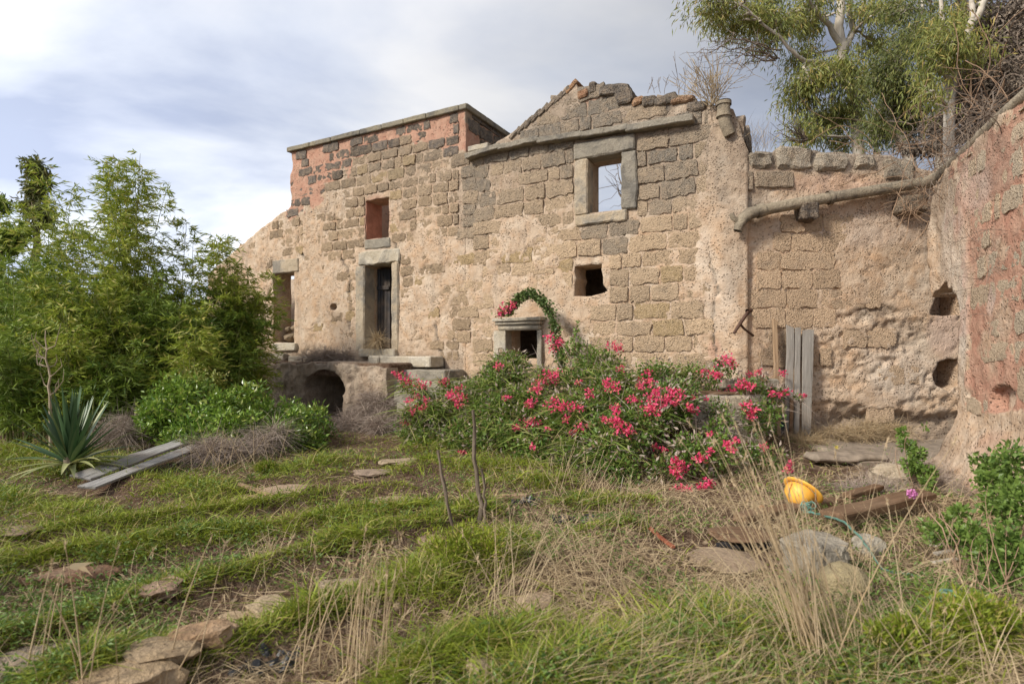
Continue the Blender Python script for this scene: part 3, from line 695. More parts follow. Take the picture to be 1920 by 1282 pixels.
winG = prect(1102, 1167, 291, 396); winS = prect(1077, 1133, 497, 554); fire = prect(950, 1010, 616, 672)
wS = [(winS[0], winS[2]), (winS[0] + .35, winS[2] - .01), (winS[1] - .05, winS[2] + .03), (winS[1] + .06, winS[2] + .07), (winS[1] - .03, winS[2] + .2), (winS[1] - .06, winS[3] - .1), (winS[1] - .05, winS[3] + .01), (winS[0], winS[3])]
wall_mesh('wall', MAIN, polyG, [rect(*winG), ragged(wS, .1, .01, 12), rect(*fire)], main_h, main_zone, .035, .6, gable)
fo = prect(1077, 1192, 258, 400)
av = [fo, (winS[0] - .02, winS[1] + .08, winS[2], winS[3]), prect(925, 1030, 595, 690)]
nG = lay_stones(MAIN, gable, polyG, av, (.275, .325), (.38, .74), main_keep, main_color, 21, hs=(-.008, .018), z0=.6, z1=6.8, s0=SJ + .17, s1=MAIN.s_(1340), gap=.034, rough=.03, off=False)
# blocks bonding the two fronts along their joint
rng = RS(78); z = .9
while z < 5.55:
    h_ = rng.uniform(.23, .30); w_ = rng.uniform(.34, .58); sx = SJ + rng.uniform(-.12, .12)
    if main_keep(sx, z + h_ / 2, rng):
        o = bpy.data.objects.new('stone', SV[rng.randint(len(SV))]); COL.objects.link(o); o.parent = gable; o.location = Vector(MAIN.w(sx, z + h_ / 2, rng.uniform(.0, .018))) - WOFF[gable]
        o.rotation_euler = (rng.normal() * .012, rng.normal() * .015, MAIN.rz); o.scale = (w_ - .03, .03, h_ - .035); o.color = (*main_color(sx, z, rng), 1)
    z += h_
# window surround
f = winG
mbox('window_lintel', MAIN, fo[0], fo[1] - .01, f[3] - .01, f[3] + .30, -.28, .06, M['ledge'], gable, .025, .020, 5, 21)
mbox('window_jamb', MAIN, fo[0] + .02, f[0] + .012, f[2] - .02, f[3] - .015, -.28, .055, L, gable, .025, .020, 5, 22)
mbox('window_jamb', MAIN, f[1] - .012, fo[1] + .03, f[2] - .02, f[3] - .015, -.28, .058, M['ledge'], gable, .025, .020, 5, 23)
mbox('window_sill', MAIN, fo[0] + .03, fo[1] - .15, f[2] - .22, f[2] - .022, -.28, .05, L, gable, .025, .022, 5, 24)
# slanting ledge of long slabs under the gable
led = [(880, 298, 945, 278), (942, 281, 1015, 265), (1014, 268, 1095, 256), (1093, 258, 1180, 243), (1178, 246, 1302, 226)]
for i, (x0, y0, x1, y1) in enumerate(led):
    a = PS(x0, y0); b = PS(x1, y1); ln = math.hypot(b[0] - a[0], b[1] - a[1]); c = MAIN.w((a[0] + b[0]) / 2, (a[1] + b[1]) / 2, .03)
    addbm('ledge_slab', bm_box(c, (ln + (.02 if i else 0), .34 - .01 * i, .10 + .015 * (i == 4)), MAIN.rz, .012, .016, 4, 60 + i, tilt=(0, -math.atan2(b[1] - a[1], b[0] - a[0])), fr=6), M['ledge'], gable)
mbox('ledge_slab', MAIN, PS(885, 0)[0], PS(922, 0)[0], PS(900, 286)[1], PS(900, 276)[1], -.2, .17, M['white'], gable, .012, .012, 2, 66)
# tiles along the broken verge
for i, t in enumerate(np.linspace(0, 1, 9)):
    px, py = 965 + (1072 - 965) * t, 247 + (159 - 247) * t ** 1.0; a = PS(px, py)
    o = addbm('verge_stone', bm_box(MAIN.w(a[0], a[1] - .03, -.15), (.30, .34, .09), MAIN.rz, .015, .02, 2, 70 + i, tilt=(0, -.70), fr=6), M['stone'], gable); o.color = ((.20, .17, .14, 1) if i != 8 else (.45, .24, .12, 1))
for i, (px, py, w, h, c) in enumerate(((1096, 176, .22, .16, (.36, .18, .10)), (1112, 166, .16, .22, (.10, .09, .08)), (1150, 170, .58, .20, (.14, .13, .12)), (1172, 182, .30, .26, (.12, .11, .10)), (1196, 190, .22, .14, (.4, .22, .12)), (1214, 190, .26, .18, (.11, .10, .09)), (1250, 186, .40, .18, (.17, .15, .13)), (1280, 188, .4, .12, (.34, .20, .12)), (1305, 200, .35, .13, (.18, .16, .14)))):
    a = PS(px, py); o = addbm('coping_stone', bm_box(MAIN.w(a[0], a[1], -.2), (w, .5, h), MAIN.rz + .1 * (i % 3 - 1), .03, .035, 3, 80 + i, tilt=(0, .12 * (i % 3 - 1)), fr=5), M['stone'], gable); o.color = (*c, 1)
# right-hand side wall falling away to the back, back wall, lower room kept dark by an added slab
sr = SEND - .02
SIDE = Frame(MAIN.P + MAIN.u * (SEND - .05), -MAIN.n)
pz = PS(1385, 215)[1]
polyS = ragged([(.05, 0), (5.5, 0), (5.5, 4.2), (3.2, 4.5), (2.0, 4.75), (1.3, 5.2), (.9, 5.6), (.5, pz - .15), (.05, pz)], .1, .04, 13, fix=(0, 1))
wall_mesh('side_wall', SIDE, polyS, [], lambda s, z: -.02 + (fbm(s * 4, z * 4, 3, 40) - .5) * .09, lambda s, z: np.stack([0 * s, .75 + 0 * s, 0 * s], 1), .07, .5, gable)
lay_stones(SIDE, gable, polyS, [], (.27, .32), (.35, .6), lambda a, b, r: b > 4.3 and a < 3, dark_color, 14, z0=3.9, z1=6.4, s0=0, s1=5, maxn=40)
polyB = ragged([(SJ, 3.5), (SEND, 3.5), (SEND, 5.15), (6.6, 5.3), (5.6, 5.45), (4.9, 5.4), (3.8, 5.3), (SJ, 5.2)], .15, .04, 15)
BACK = Frame(MAIN.P - MAIN.n * 5.2, MAIN.u)
wall_mesh('back_wall', BACK, polyB, [], lambda s, z: (fbm(s * 3, z * 3, 3, 41) - .5) * .1, lambda s, z: np.stack([0 * s, .35 * np.clip((z - 5) * 3, 0, 1), 0 * s], 1), .08, .4, gable)
solid('unseen_ceiling_slab', MAIN, SJ + .02, SEND - .6, 3.75, 4.0, -5.1, -.62, gable, (0, .4, 0))  # unseen slab added to darken the small window and fireplace
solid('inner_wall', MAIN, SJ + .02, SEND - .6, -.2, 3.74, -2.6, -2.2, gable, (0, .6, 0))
# broken top of a pipe on the corner
dp = thing('broken_downpipe', 'short broken cement downpipe standing at the top corner of the gabled ruin', 'pipe', (*MAIN.w(PS(1360, 0)[0], 0, .16)[:2], 5.2))
pp = [AT(1357, 190, 9.45), AT(1357, 215, 9.45), AT(1360, 232, 9.47), AT(1368, 252, 9.5)]
pp = [p + Vector((0, 0.0, 0)) for p in pp]
V, F = tubes([([p[:] for p in pp], [.105, .105, .10, .095])], 14); add('pipe', V, F, M['pipe'], dp)
for py in (192, 214):
    V, F = tubes([([AT(1357, py, 9.45)[:], AT(1357, py + 6, 9.45)[:]], [.125, .125])], 14); add('collar', V, F, M['pipe'], dp)
V, F = tubes([([AT(1357, 189.5, 9.45)[:], AT(1357, 190.2, 9.45)[:]], [.0, .12])], 14); add('pipe_cap', V, F, M['pipe'], dp)

# fireplace-like niche with moulded lintel
fp = thing('stone_fireplace', 'pale carved stone fireplace opening with moulded mantel set in the wall behind the bougainvillea', 'fireplace', (*MAIN.w(PS(980, 0)[0], 0, .1)[:2], .9))
a0, a1 = PS(930, 0)[0], PS(1022, 0)[0]; zt = PS(975, 596)[1]; zb = PS(975, 675)[1]
mbox('mantel', MAIN, a0 + .02, a1, zt - .07, zt, -.1, .20, M['white'], fp, .012, .006, 3, 31)
mbox('moulding', MAIN, a0 + .05, a1 - .04, zt - .14, zt - .072, -.1, .155, M['white'], fp, .02, .005, 3, 32)
mbox('moulding', MAIN, a0 + .09, a1 - .07, zt - .25, zt - .142, -.1, .105, M['white'], fp, .03, .005, 3, 33)
mbox('side_post', MAIN, a0 - .02, fire[0] + .01, zb - .35, zt - .252, -.2, .075, M['white'], fp, .012, .01, 3, 34)
mbox('side_post', MAIN, fire[1] - .01, a1 - .05, zb - .35, zt - .252, -.2, .07, M['white'], fp, .012, .01, 3, 35)
o = mbox('carved_niche', MAIN, a0 + .10, a0 + .22, zb - .0, zb + .25, .06, .079, m_plain('painted_niche_shadow', (.30, .22, .15), .95, .1, .4), fp, .03, .002, 2, 36)  # darker plate, the niche's shadow is put into its colour

# ------------------------------------------------------------------ low wall between the gabled ruin and the near wall
low = thing('yard_wall', 'low flaking plaster wall with square blocks along its top between the gabled ruin and the near red-jointed wall', 'wall', (5.8, LOWW.P[1], 0))
LS = lambda px, py: LOWW.sz(px, py)
topL = [(1880, 320), (1740, 322), (1712, 312), (1700, 298), (1640, 290), (1560, 286), (1480, 284), (1418, 284), (1398, 300)]
polyW = [(.06, -.25), (LOWW.s_(1890), -.25)] + [LS(*t) for t in topL] + [(.06, LS(1398, 300)[1])]
polyW = ragged(polyW, .12, .014, 22, fix=(0, 1, len(polyW) - 1))
n1 = [LS(*t) for t in ((1742, 592), (1804, 592), (1804, 545), (1790, 530), (1772, 535), (1752, 560))]
n2 = [LS(*t) for t in ((1752, 720), (1748, 700), (1758, 678), (1775, 672), (1800, 672), (1800, 722), (1778, 735))]
ERO = [(1640, 583, 40, 14, 1), (1600, 640, 60, 20, .7), (1690, 625, 55, 25, 1), (1580, 690, 60, 40, 1), (1640, 660, 70, 30, .8), (1560, 560, 20, 20, .5), (1740, 720, 30, 20, .6), (1560, 770, 60, 18, 1), (1660, 790, 110, 22, 1.2), (1740, 770, 60, 25, 1.1), (1600, 600, 40, 14, .6)]
def low_h(s, z):
    px, py = LOWW.pix(s, z); n = fbm(px / 40, py / 32, 4, 51)
    P = .78 + 0 * px
    P = np.where((px < 1600), .12 + .66 * np.clip((px - 1500) / 100, 0, 1), P)
    P = np.where(py < 345, .45, P)
    P = np.clip(P + (n - .5) * 1.0, 0, 1.2)
    e = np.clip(blobs(px, py, ERO) + (fbm(px / 12, py / 9, 5, 52) - .5) * 2.2 - .35, 0, 1)
    e = np.clip(e * 2.2, 0, 1)
    h = -.02 + .045 * P - .040 * e + (fbm(s * 5, z * 5, 5, 53) - .5) * .022 + (fbm(s * 15, z * 15, 3, 54) - .5) * (.016 + .05 * e)
    # undercut foot
    h = h - .16 * np.clip((py - 765 + (n - .5) * 60) / 20, 0, 1) * np.clip((px - 1540) / 50, 0, 1)
    h = h + .10 * np.clip((px - 1715) / 60, 0, 1) * np.clip((540 - py) / 60, 0, 1)
    return h
def low_zone(s, z):
    px, py = LOWW.pix(s, z); n = fbm(s * 3, z * 3, 3, 55)
    red = blobs(px, py, [(1770, 625, 30, 40, .55), (1560, 345, 90, 18, .35), (1450, 690, 20, 40, .25), (1600, 420, 150, 40, .15)])
    g = np.clip((330 - py) / 30, 0, .8) + np.clip((py - 770) / 30, 0, .5) + blobs(px, py, [(1420, 380, 20, 50, .5), (1640, 583, 40, 14, .45), (1690, 625, 55, 25, .4), (1770, 420, 40, 80, .35)])
    lt = blobs(px, py, [(1620, 430, 90, 30, .35), (1690, 700, 70, 50, .45), (1480, 425, 30, 14, .5), (1780, 480, 20, 120, .5), (1770, 625, 30, 40, .4)])
    return np.stack([red, np.clip(g * (.6 + n * .8), 0, 1), lt], 1)
wall_mesh('wall', LOWW, polyW, [ragged(n1, .08, .012, 23), ragged(n2, .08, .012, 24)], low_h, low_zone, .03, .5, low)
solid('niche_back', LOWW, LOWW.s_(1725), LOWW.s_(1830), .2, 3.6, -1.0, -.52, low, (.2, .35, .1))
def low_keep(s, z, rng):
    px, py = LOWW.pix(s, z)
    if py < 345: return False
    if px < 1590 and 395 < py < 700: return rng.rand() < .96
    return rng.rand() < .16 and px < 1720
def low_color(s, z, rng):
    return tuple(np.array((.64, .465, .31)) * rng.uniform(.85, 1.1))
lay_stones(LOWW, low, polyW, [(LOWW.s_(1735), 9, 0, 3.6)], (.30, .335), (.36, .72), low_keep, low_color, 25, hs=(.002, .022), z0=.0, z1=4.7, s0=.07, s1=4.4, gap=.016, rough=.020)
# squared blocks along the top, and the second broken course
x = 1402; rng = RS(31)
for i, (x0, x1, y0, y1) in enumerate(((1404, 1449, 286, 317), (1455, 1524, 280, 318), (1528, 1588, 289, 320), (1600, 1640, 296, 316), (1658, 1712, 300, 340))):
    s0 = LOWW.s_(x0); s1 = LOWW.s_(x1); z0_ = LS(x0, y1)[1]; z1_ = LS(x0, y0)[1]
    o = mbox('top_block', LOWW, s0, s1, z0_, z1_ + .02, -.48, .06, M['stone'], low, .05, .05, 4, 90 + i, ry=(-.03, .02, .05, -.08, .04)[i]); o.color = (*(np.array((.36, .315, .25)) * rng.uniform(.75, 1.2)), 1)
for i, (x0, x1, y0, y1) in enumerate(((1394, 1412, 320, 356), (1416, 1488, 322, 352))):
    o = mbox('wall_block', LOWW, LOWW.s_(x0), LOWW.s_(x1), LS(x0, y1)[1], LS(x0, y0)[1], -.3, .028, M['stone'], low, .02, .02, 3, 96 + i); o.color = (.34, .27, .2, 1)
# corbels
cb = mbox('corbel', LOWW, LOWW.s_(1490), LOWW.s_(1522), LS(1505, 417)[1], LS(1505, 384)[1], -.2, .26, M['stone'], low, .03, .03, 3, 101); cb.color = (.10, .09, .085, 1)
cb = mbox('corbel', LOWW, LOWW.s_(1672), LOWW.s_(1722), LS(1700, 404)[1], LS(1700, 372)[1], -.2, .24, M['stone'], low, .03, .03, 3, 102); cb.color = (.20, .16, .12, 1)
# the gutter pipe lying on the corbels
gp = thing('gutter_pipe', 'long mortar-crusted cement gutter pipe sloping down across the yard wall to an elbow', 'pipe', (5.5, LOWW.P[1] - .2, 3.6))
YP = LOWW.P[1] - .17
pts = [AT(1735, 341, YP), AT(1690, 349, YP), AT(1610, 362, YP), AT(1520, 377, YP), AT(1455, 389, YP), AT(1424, 395, YP), AT(1404, 401, YP), AT(1392, 411, YP), AT(1386, 424, YP), AT(1383, 433, YP)]
V, F = tubes([([p[:] for p in pts], [.088, .09, .088, .09, .092, .098, .1, .095, .082, .07])], 14); add('pipe', V, F, M['pipe'], gp)
for (x0, y0, x1, y1) in ((1432, 393, 1418, 397), (1560, 370, 1552, 371.5)):
    V, F = tubes([([AT(x0, y0, YP)[:], AT(x1, y1, YP)[:]], [.112, .112])], 14); add('collar', V, F, M['pipe'], gp)
V, F = tubes([([AT(1372, 400, YP)[:], AT(1374, 408, YP)[:], AT(1384, 415, YP)[:]], [.035, .045, .04])], 8); add('spout', V, F, M['pipe'], gp)

# ------------------------------------------------------------------ near wall at the right
near = thing('near_wall', 'tall crumbling wall of grey-green blocks with wide salmon-red joints at the right edge', 'wall', (E0[0], E0[1], 0))
RSf = lambda px, py: RIGHT.sz(px, py)
topR = [(1745, 345), (1765, 318), (1800, 290), (1850, 245), (1920, 182)]
zR = 4.02
polyN = [RSf(1800, 600), RSf(1797, 700), (RSf(1800, 800)[0], .6), (RSf(1797, 0)[0], -.3), (5.2, -.3), (5.2, zR), (RSf(1920, 0)[0], zR), (RSf(1850, 0)[0], zR - .02), (RSf(1800, 0)[0], zR - .03), (RSf(1765, 0)[0], zR - .1), (RSf(1742, 0)[0], zR - .3), RSf(1738, 480), RSf(1745, 560), RSf(1752, 545), RSf(1768, 530), RSf(1786, 540), RSf(1798, 565)]
polyN = ragged(polyN, .1, .018, 33, fix=(3, 4))
REDN = [(1770, 400), (1800, 300), (1850, 240), (1935, 170), (1935, 760), (1860, 770), (1830, 770), (1812, 690), (1800, 600), (1815, 500)]
def near_h(s, z):
    px, py = RIGHT.pix(s, z); n = fbm(s * 2.2, z * 2.2, 4, 61)
    P = np.where(px < 1815, .8, .48); P = np.where(py > 770, .75, P)
    h = -.026 + .05 * np.clip(P + (n - .5) * 1.0, 0, 1.2) + (fbm(s * 6, z * 6, 4, 62) - .5) * .04 + (fbm(s * 22, z * 22, 2, 63) - .5) * .014
    h = h - .08 * np.clip((1800 - px) / 60, 0, 1) * (fbm(s * 5, z * 2, 3, 64))
    h = h + .34 * np.clip((.75 - z) / .75, 0, 1) ** 1.3 * (.7 + .6 * n)     # battered foot
    h = h - .10 * (((px - 1880) / 22) ** 2 + ((py - 748) / 26) ** 2 < 1)
    return h
def near_zone(s, z):
    px, py = RIGHT.pix(s, z); w = (fbm(s * 4, z * 4, 3, 65) - .5) * 60; n = fbm(s * 3, z * 3, 3, 66)
    red = pip(px + w, py + w * .6, REDN) * np.clip((n - .24) * 4.5, .2, .95); red = np.maximum(red, blobs(px, py, [(1880, 840, 30, 30, .4), (1890, 960, 30, 60, .6)]) * n * 1.6)
    g = blobs(px, py, [(1860, 300, 60, 60, .3), (1770, 380, 30, 60, .45), (1790, 850, 30, 40, .4)])
    lt = blobs(px, py, [(1805, 560, 10, 160, .8), (1860, 560, 8, 30, .8), (1830, 350, 30, 50, .5), (1780, 470, 16, 100, .6)]) * np.clip(n * 1.8 - .1, 0, 1)
    return np.stack([np.clip(red, 0, 1), g, lt], 1)
wall_mesh('wall', RIGHT, polyN, [], near_h, near_zone, .026, .6, near)
def near_color(s, z, rng):
    t = np.array((.68, .52, .36)) * rng.uniform(.88, 1.1); g = np.array((.60, .51, .385))
    k = rng.rand() * .9; return tuple(t * (1 - k) + g * k)
def near_keep(s, z, rng):
    px, py = RIGHT.pix(s, z); return rng.rand() < .80 and ((px > 1822 and (py < 780 or rng.rand() < .25)) or (px > 1770 and py < 380))
lay_stones(RIGHT, near, polyN, [(RSf(1856, 0)[0], RSf(1903, 0)[0], RSf(1880, 775)[1], RSf(1880, 722)[1])], (.27, .36), (.42, .72), near_keep, near_color, 34, hs=(-.004, .016), gap=.085, z0=.1, z1=3.95, s0=.2, s1=4.6, rough=.022)
# pipe continuing over the near wall
np_ = thing('wall_top_pipe', 'mossy cement pipe running up along the crest of the near wall', 'pipe', (5.9, 7.6, 3.9))
V, F = tubes([([AT(1738, 343, 8.85)[:], AT(1765, 330, 8.3)[:], AT(1800, 300, 7.55)[:], AT(1835, 264, 6.9)[:], AT(1880, 222, 6.2)[:], AT(1940, 168, 5.5)[:]], [.09, .10, .095, .09, .085, .08])], 12); add('pipe', V, F, M['pipe'], np_)

# iron hook set in the buttress
hk = thing('iron_hook', 'rusty T-shaped iron hook sticking out of the plastered corner of the gabled ruin', 'hook', AT(1411, 628, 9.3))
V, F = tubes([([AT(1412, 629, 9.36)[:], AT(1396, 617, 9.15)[:], AT(1388, 608, 9.05)[:]], [.022, .018, .02])], 8); add('shank', V, F, M['iron'], hk)
V, F = tubes([([AT(1376, 625, 9.02)[:], AT(1388, 606, 9.04)[:], AT(1399, 590, 9.06)[:], AT(1405, 581, 9.08)[:]], [.022, .028, .03, .026])], 6); add('crossbar', V, F, M['tanw'] if 0 else M['iron'], hk)
V, F = tubes([([AT(1401, 583, 9.03)[:], AT(1408, 582, 9.12)[:]], [.035, .035])], 8); add('hook_end', V, F, M['iron'], hk)

# ------------------------------------------------------------------ terrace, arch and steps left of the bush
ter = thing('terrace', 'low rubble terrace with a dark barrel-arched opening below the two doorways', 'terrace', (*MAIN.w(-1.5, 0, .9)[:2], 0))
TF = Frame(MAIN.P + MAIN.n * 1.30, MAIN.u)
def TS(px, py): return TF.sz(px, py)
tz = TS(620, 683)[1]
ac = TS(607, 740); ar = abs(TS(645, 740)[0] - TS(569, 740)[0]) / 2; az = TS(607, 731)[1]
arch = [(ac[0] - ar, -.5)] + [(ac[0] - ar * math.cos(t), az + (TS(607, 693)[1] - az) * math.sin(t)) for t in np.linspace(0, math.pi, 22)] + [(ac[0] + ar, -.5)]
polyT = ragged([(-6.2, -.5), (TS(725, 0)[0], -.5), (TS(725, 0)[0], tz - .05), (TS(650, 0)[0], tz + .02), (TS(560, 0)[0], tz), (-6.2, tz - .03)], .1, .025, 71, fix=(0, 1))
wall_mesh('arch_wall', TF, polyT, [ragged(arch, .08, .008, 72)], lambda s, z: (fbm(s * 3, z * 3, 4, 73) - .5) * .14 + (fbm(s * 14, z * 14, 3, 74) - .5) * .05 + .05 * (np.abs(np.hypot(s - ac[0], (z - az) * .9) - ar - .12) < .12),
          lambda s, z: np.stack([0 * s, np.clip(.35 + fbm(s * 3, z * 3, 3, 75) * .6, 0, 1), 0 * s], 1), .035, 1.2, ter)
mbox('terrace_floor', MAIN, -6.3, TS(725, 0)[0] + .0, tz - .25, tz + .02, 0.02, 1.22, M['soil'], ter, .03, .05, 5, 76)
mbox('kerb_stone', MAIN, -5.2, -2.9, 1.30, 1.46, 0.03, .22, M['ledge'], ter, .02, .02, 4, 78)
for i, (x0, x1) in enumerate(((470, 508), (556, 600), (603, 662))):
    s0, s1 = PS(x0, 0)[0], PS(x1, 0)[0]
    mbox('kerb_stone', MAIN, s0, s1, tz + .0, PS(x0, 663)[1] - .06, .04, .24 + .02 * i, M['ledge'], ter, .02, .02, 3, 79 + i)
solid('tunnel_back', TF, ac[0] - ar - .3, ac[0] + ar + .3, -.5, 1.2, -2.6, -2.3, ter, (0, .7, 0))
st = thing('stone_steps', 'worn stack of pale limestone steps beside the arch leading up to the tall doorway', 'steps', (*MAIN.w(.9, 0, .7)[:2], 0))
zs = PS(745, 668)[1]
for i, (x0, x1, y0, dh) in enumerate(((696, 807, 668, .50), (704, 834, 693, .78), (728, 852, 715, 1.06), (738, 872, 737, 1.34), (742, 885, 758, 1.62))):
    s0, s1 = MAIN.s_(x0, dh), MAIN.s_(x1, dh); zt_ = MAIN.sz((x0 + x1) / 2, y0, dh)[1]; hh = .23
    mbox('step', MAIN, s0, s1, zt_ - hh, zt_, .03, dh, M['white'] if i in (0, 2) else M['ledge'], st, .02, .022, 5, 85 + i)
    if i == 0:
        o = mbox('step_block', MAIN, s0 - .06, s0 + .26, zt_ - hh - .02, zt_ + .012, .06, .56, M['white'], st, .03, .02, 3, 84)

# rough stones, timbers and rubbish lying on the ground
EXCL = []
def rock(name, label, px, py, w, d, h, col=None, rz=0, seed=1, cat='stone', m='slab', rough=.22, flat=.25, dz=-.25, group=None):
    g = G(px, py); g.z += h * dz + h * .5 * 0
    EXCL.append((g.x, g.y, w * .5, d * .5))
    bm = bm_rock((g.x, g.y, g.z + h * .45), (w, d, h * 1.35), rz, seed, rough, 3, flat)
    o = addbm(name, bm, M[m], None, (g.x, g.y, g.z)); tag(o, label, cat, group)
    if col: o.color = (*col, 1)
    return o
tan_ = (.36, .26, .16); brn = (.21, .125, .08); gry = (.28, .23, .18); pnk = (.36, .24, .17)
rocks = [
    ('flat brown stone with a curled straw-coloured leaf in front, left foreground', 128, 1085, .50, .30, .10, (.17, .085, .05), .2),
    ('large tan flagstone at the bottom edge left of the tall straw stalks', 230, 1276, .48, .26, .12, (.40, .29, .17), .25),
    ('angular tan flagstone lying just above the largest bottom flagstone', 305, 1232, .34, .22, .10, (.38, .28, .17), .1),
    ('warm tan stone with a raised lip between the two lower grass rows', 380, 1203, .30, .17, .12, (.40, .26, .15), .3),
    ('small rounded ochre stone beside the upright wedge stone', 436, 1168, .17, .12, .08, (.42, .31, .19), 0),
    ('upright wedge-shaped sandy stone at the foot of a grass tuft', 502, 1158, .22, .22, .16, (.44, .34, .21), .9),
    ('pinkish slab showing through the second grass row', 305, 1112, .22, .30, .06, pnk, .5),
    ('small pale stone peeping from the lowest grass row at left', 135, 1190, .20, .14, .07, (.38, .30, .22), .2),
    ('greyish slab sunk in the lower left corner of the picture', 42, 1215, .42, .34, .07, gry, .3),
    ('wide purplish slab in front of the silver boards', 350, 960, .75, .42, .06, (.27, .20, .17), .15),
    ('reddish slab right of the purplish slab', 450, 940, .62, .34, .05, (.32, .19, .14), .1),
    ('light flat slab with a crack beside a fallen stick', 535, 915, .50, .36, .08, (.44, .32, .22), .4),
    ('thin tan slab behind the middle grass row', 752, 868, .55, .40, .07, (.42, .33, .22), .0),
    ('dull broad slab with a dark split left of the thin tan slab', 700, 888, .50, .35, .07, (.33, .25, .19), .2),
    ('sandy slab near the left dark stake', 745, 940, .55, .22, .06, (.40, .29, .19), .1),
    ('buried tan slab behind the tall straw stalks', 640, 1105, .28, .25, .07, (.42, .33, .23), .4),
    ('rounded tan stone in the dry grass of the near middle', 1003, 1142, .26, .22, .12, (.40, .29, .19), 0),
    ('small upright pale stone at the bottom centre edge', 898, 1262, .12, .18, .14, (.46, .36, .23), 0),
    ('low brown slab between the stakes and the grass tuft', 805, 1010, .24, .2, .05, pnk, .3),
    ('pale slab among dry stems right of the fan of stalks base', 1350, 1052, .55, .4, .06, (.34, .25, .17), .2),
    ('half-buried slab at the left picture edge below the yucca', 30, 1010, .32, .24, .035, (.24, .16, .12), .3),
]
for i, (lb, px, py, w, d, h, c, rz) in enumerate(rocks):
    rock('flat_stone', lb, px, py, w, d, h, c, rz, 200 + i)
rock('grey_boulder', 'whitish lichen-crusted boulder half covered by dry brush at the near wall foot', 1672, 905, .56, .4, .26, None, .2, 231, 'boulder', 'lime', .2, .1, -.2)
bl = thing('lichened_block', 'lichen-streaked block with a yellowish lower half under the turquoise rope', 'boulder', G(1580, 1110))
g = G(1580, 1110)
addbm('upper_block', bm_box((g.x - .02, g.y + .28, g.z + .11), (.34, .30, .24), .12, .02, .035, 4, 240, fr=7), m_lime('lichen_streaked_stone', (.30, .26, .20), (.12, .105, .085), (.46, .41, .33)), bl)
addbm('lower_block', bm_rock((g.x + .02, g.y + .02, g.z + .05), (.27, .26, .20), .1, 241, .16, 3), m_lime('yellow_stone', (.34, .27, .15), (.16, .13, .08), (.44, .36, .21)), bl)
rock('grey_boulder', 'small pale stone wedged behind the lichened block', 1625, 1035, .22, .2, .16, None, .2, 242, 'boulder', 'white', .2, .1, -.2)
# concrete apron at the wall foot
g = AT(1650, 860, 8.3)
ap = addbm('concrete_apron', bm_box((6.0, 8.35, .02), (3.0, 1.7, .16), .03, .05, .05, 6, 243, fr=2), M['conc'], None, (6.0, 8.35, 0)); tag(ap, kind='structure')
pb = addbm('dirt_slab', bm_box((G(1585, 870).x, G(1585, 870).y, .10), (1.0, .35, .10), .02, .04, .03, 4, 244), M['conc'], None, G(1585, 870)); tag(pb, 'flat mortar slab lying in front of the leaning planks', 'slab')

def plank(name, label, p0, p1, w, t, m, cat='plank', seed=0, roll=0.0, rough=.01, group=None, parent=None):
    p0 = Vector(p0); p1 = Vector(p1); d = p1 - p0; L = d.length; c = (p0 + p1) / 2
    rz = math.atan2(d.y, d.x); ry = -math.atan2(d.z, math.hypot(d.x, d.y))
    bm = bm_box((0, 0, 0), (L, w, t), 0, min(t, w) * .15, 0, 5, seed)
    from mathutils import Matrix
    for v in bm.verts:
        v.co += mnoise.noise_vector(v.co * 3 + Vector((seed * 3.1, 0, 0))) * rough
        if abs(v.co.x) > L * .47: v.co.x += mnoise.noise(Vector((seed * 2.2, v.co.y * 30, v.co.z * 8))) * .05
    R = Matrix.Rotation(rz, 4, 'Z') @ Matrix.Rotation(ry, 4, 'Y') @ Matrix.Rotation(roll, 4, 'X')
    me_o = addbm(name, bm, M[m], None, (0, 0, 0)); me_o.matrix_world = Matrix.Translation(c) @ R; WOFF[me_o] = c
    if parent is None: tag(me_o, label, cat, group)
    else: me_o.parent = parent; me_o.matrix_basis = Matrix.Translation(c - WOFF[parent]) @ R
    return me_o
# planks leaning upright against the yard wall
Yb, Yt = LOWW.P[1] - .32, LOWW.P[1] - .09
up = [('narrow tan post leaning leftmost at the yard wall', 1452, 600, 1459, 826, .07, .05, 'tanw'),
      ('straight grey plank leaning second from the left at the yard wall', 1482, 611, 1478, 818, .125, .03, 'greyw'),
      ('thin warped grey plank squeezed between the two wide leaning planks', 1496, 614, 1493, 822, .09, .03, 'greyw'),
      ('wide grey plank tapering to the ground, rightmost of the leaning planks', 1516, 617, 1511, 822, .185, .035, 'greyw')]
from mathutils import Matrix
def upright(name, label, x0, y0, x1, y1, w, t, m, i, Yt_, Yb_, cat='plank', grp=None, tap=.2):
    a = AT(x1, y1, Yb_); b = AT(x0, y0, Yt_); L = (b - a).length
    bm = bm_box((0, 0, L / 2), (w, t, L), 0, .004, 0, 6, i)
    for v in bm.verts:
        k = 1 - tap * (1 - v.co.z / L); v.co.x *= k
        v.co += mnoise.noise_vector(Vector((i * 4.4, v.co.z * 1.7, 0))) * .014
        if v.co.z > L * .98: v.co.z += mnoise.noise(Vector((i * 2.2, v.co.x * 45, 0))) * .07
    o = addbm(name, bm, M[m], None, (0, 0, 0)); o.matrix_world = Matrix.Translation(a) @ (b - a).to_track_quat('Z', 'Y').to_matrix().to_4x4()
    o.matrix_world = Matrix.Translation(a) @ Matrix.Rotation(math.atan2((b - a).x, L) , 4, 'Y') @ Matrix.Rotation(-math.atan2((b - a).y, L), 4, 'X')
    return tag(o, label, cat, grp)
EXCL.append((G(1580, 1110).x, G(1580, 1110).y + .2, .22, .3))
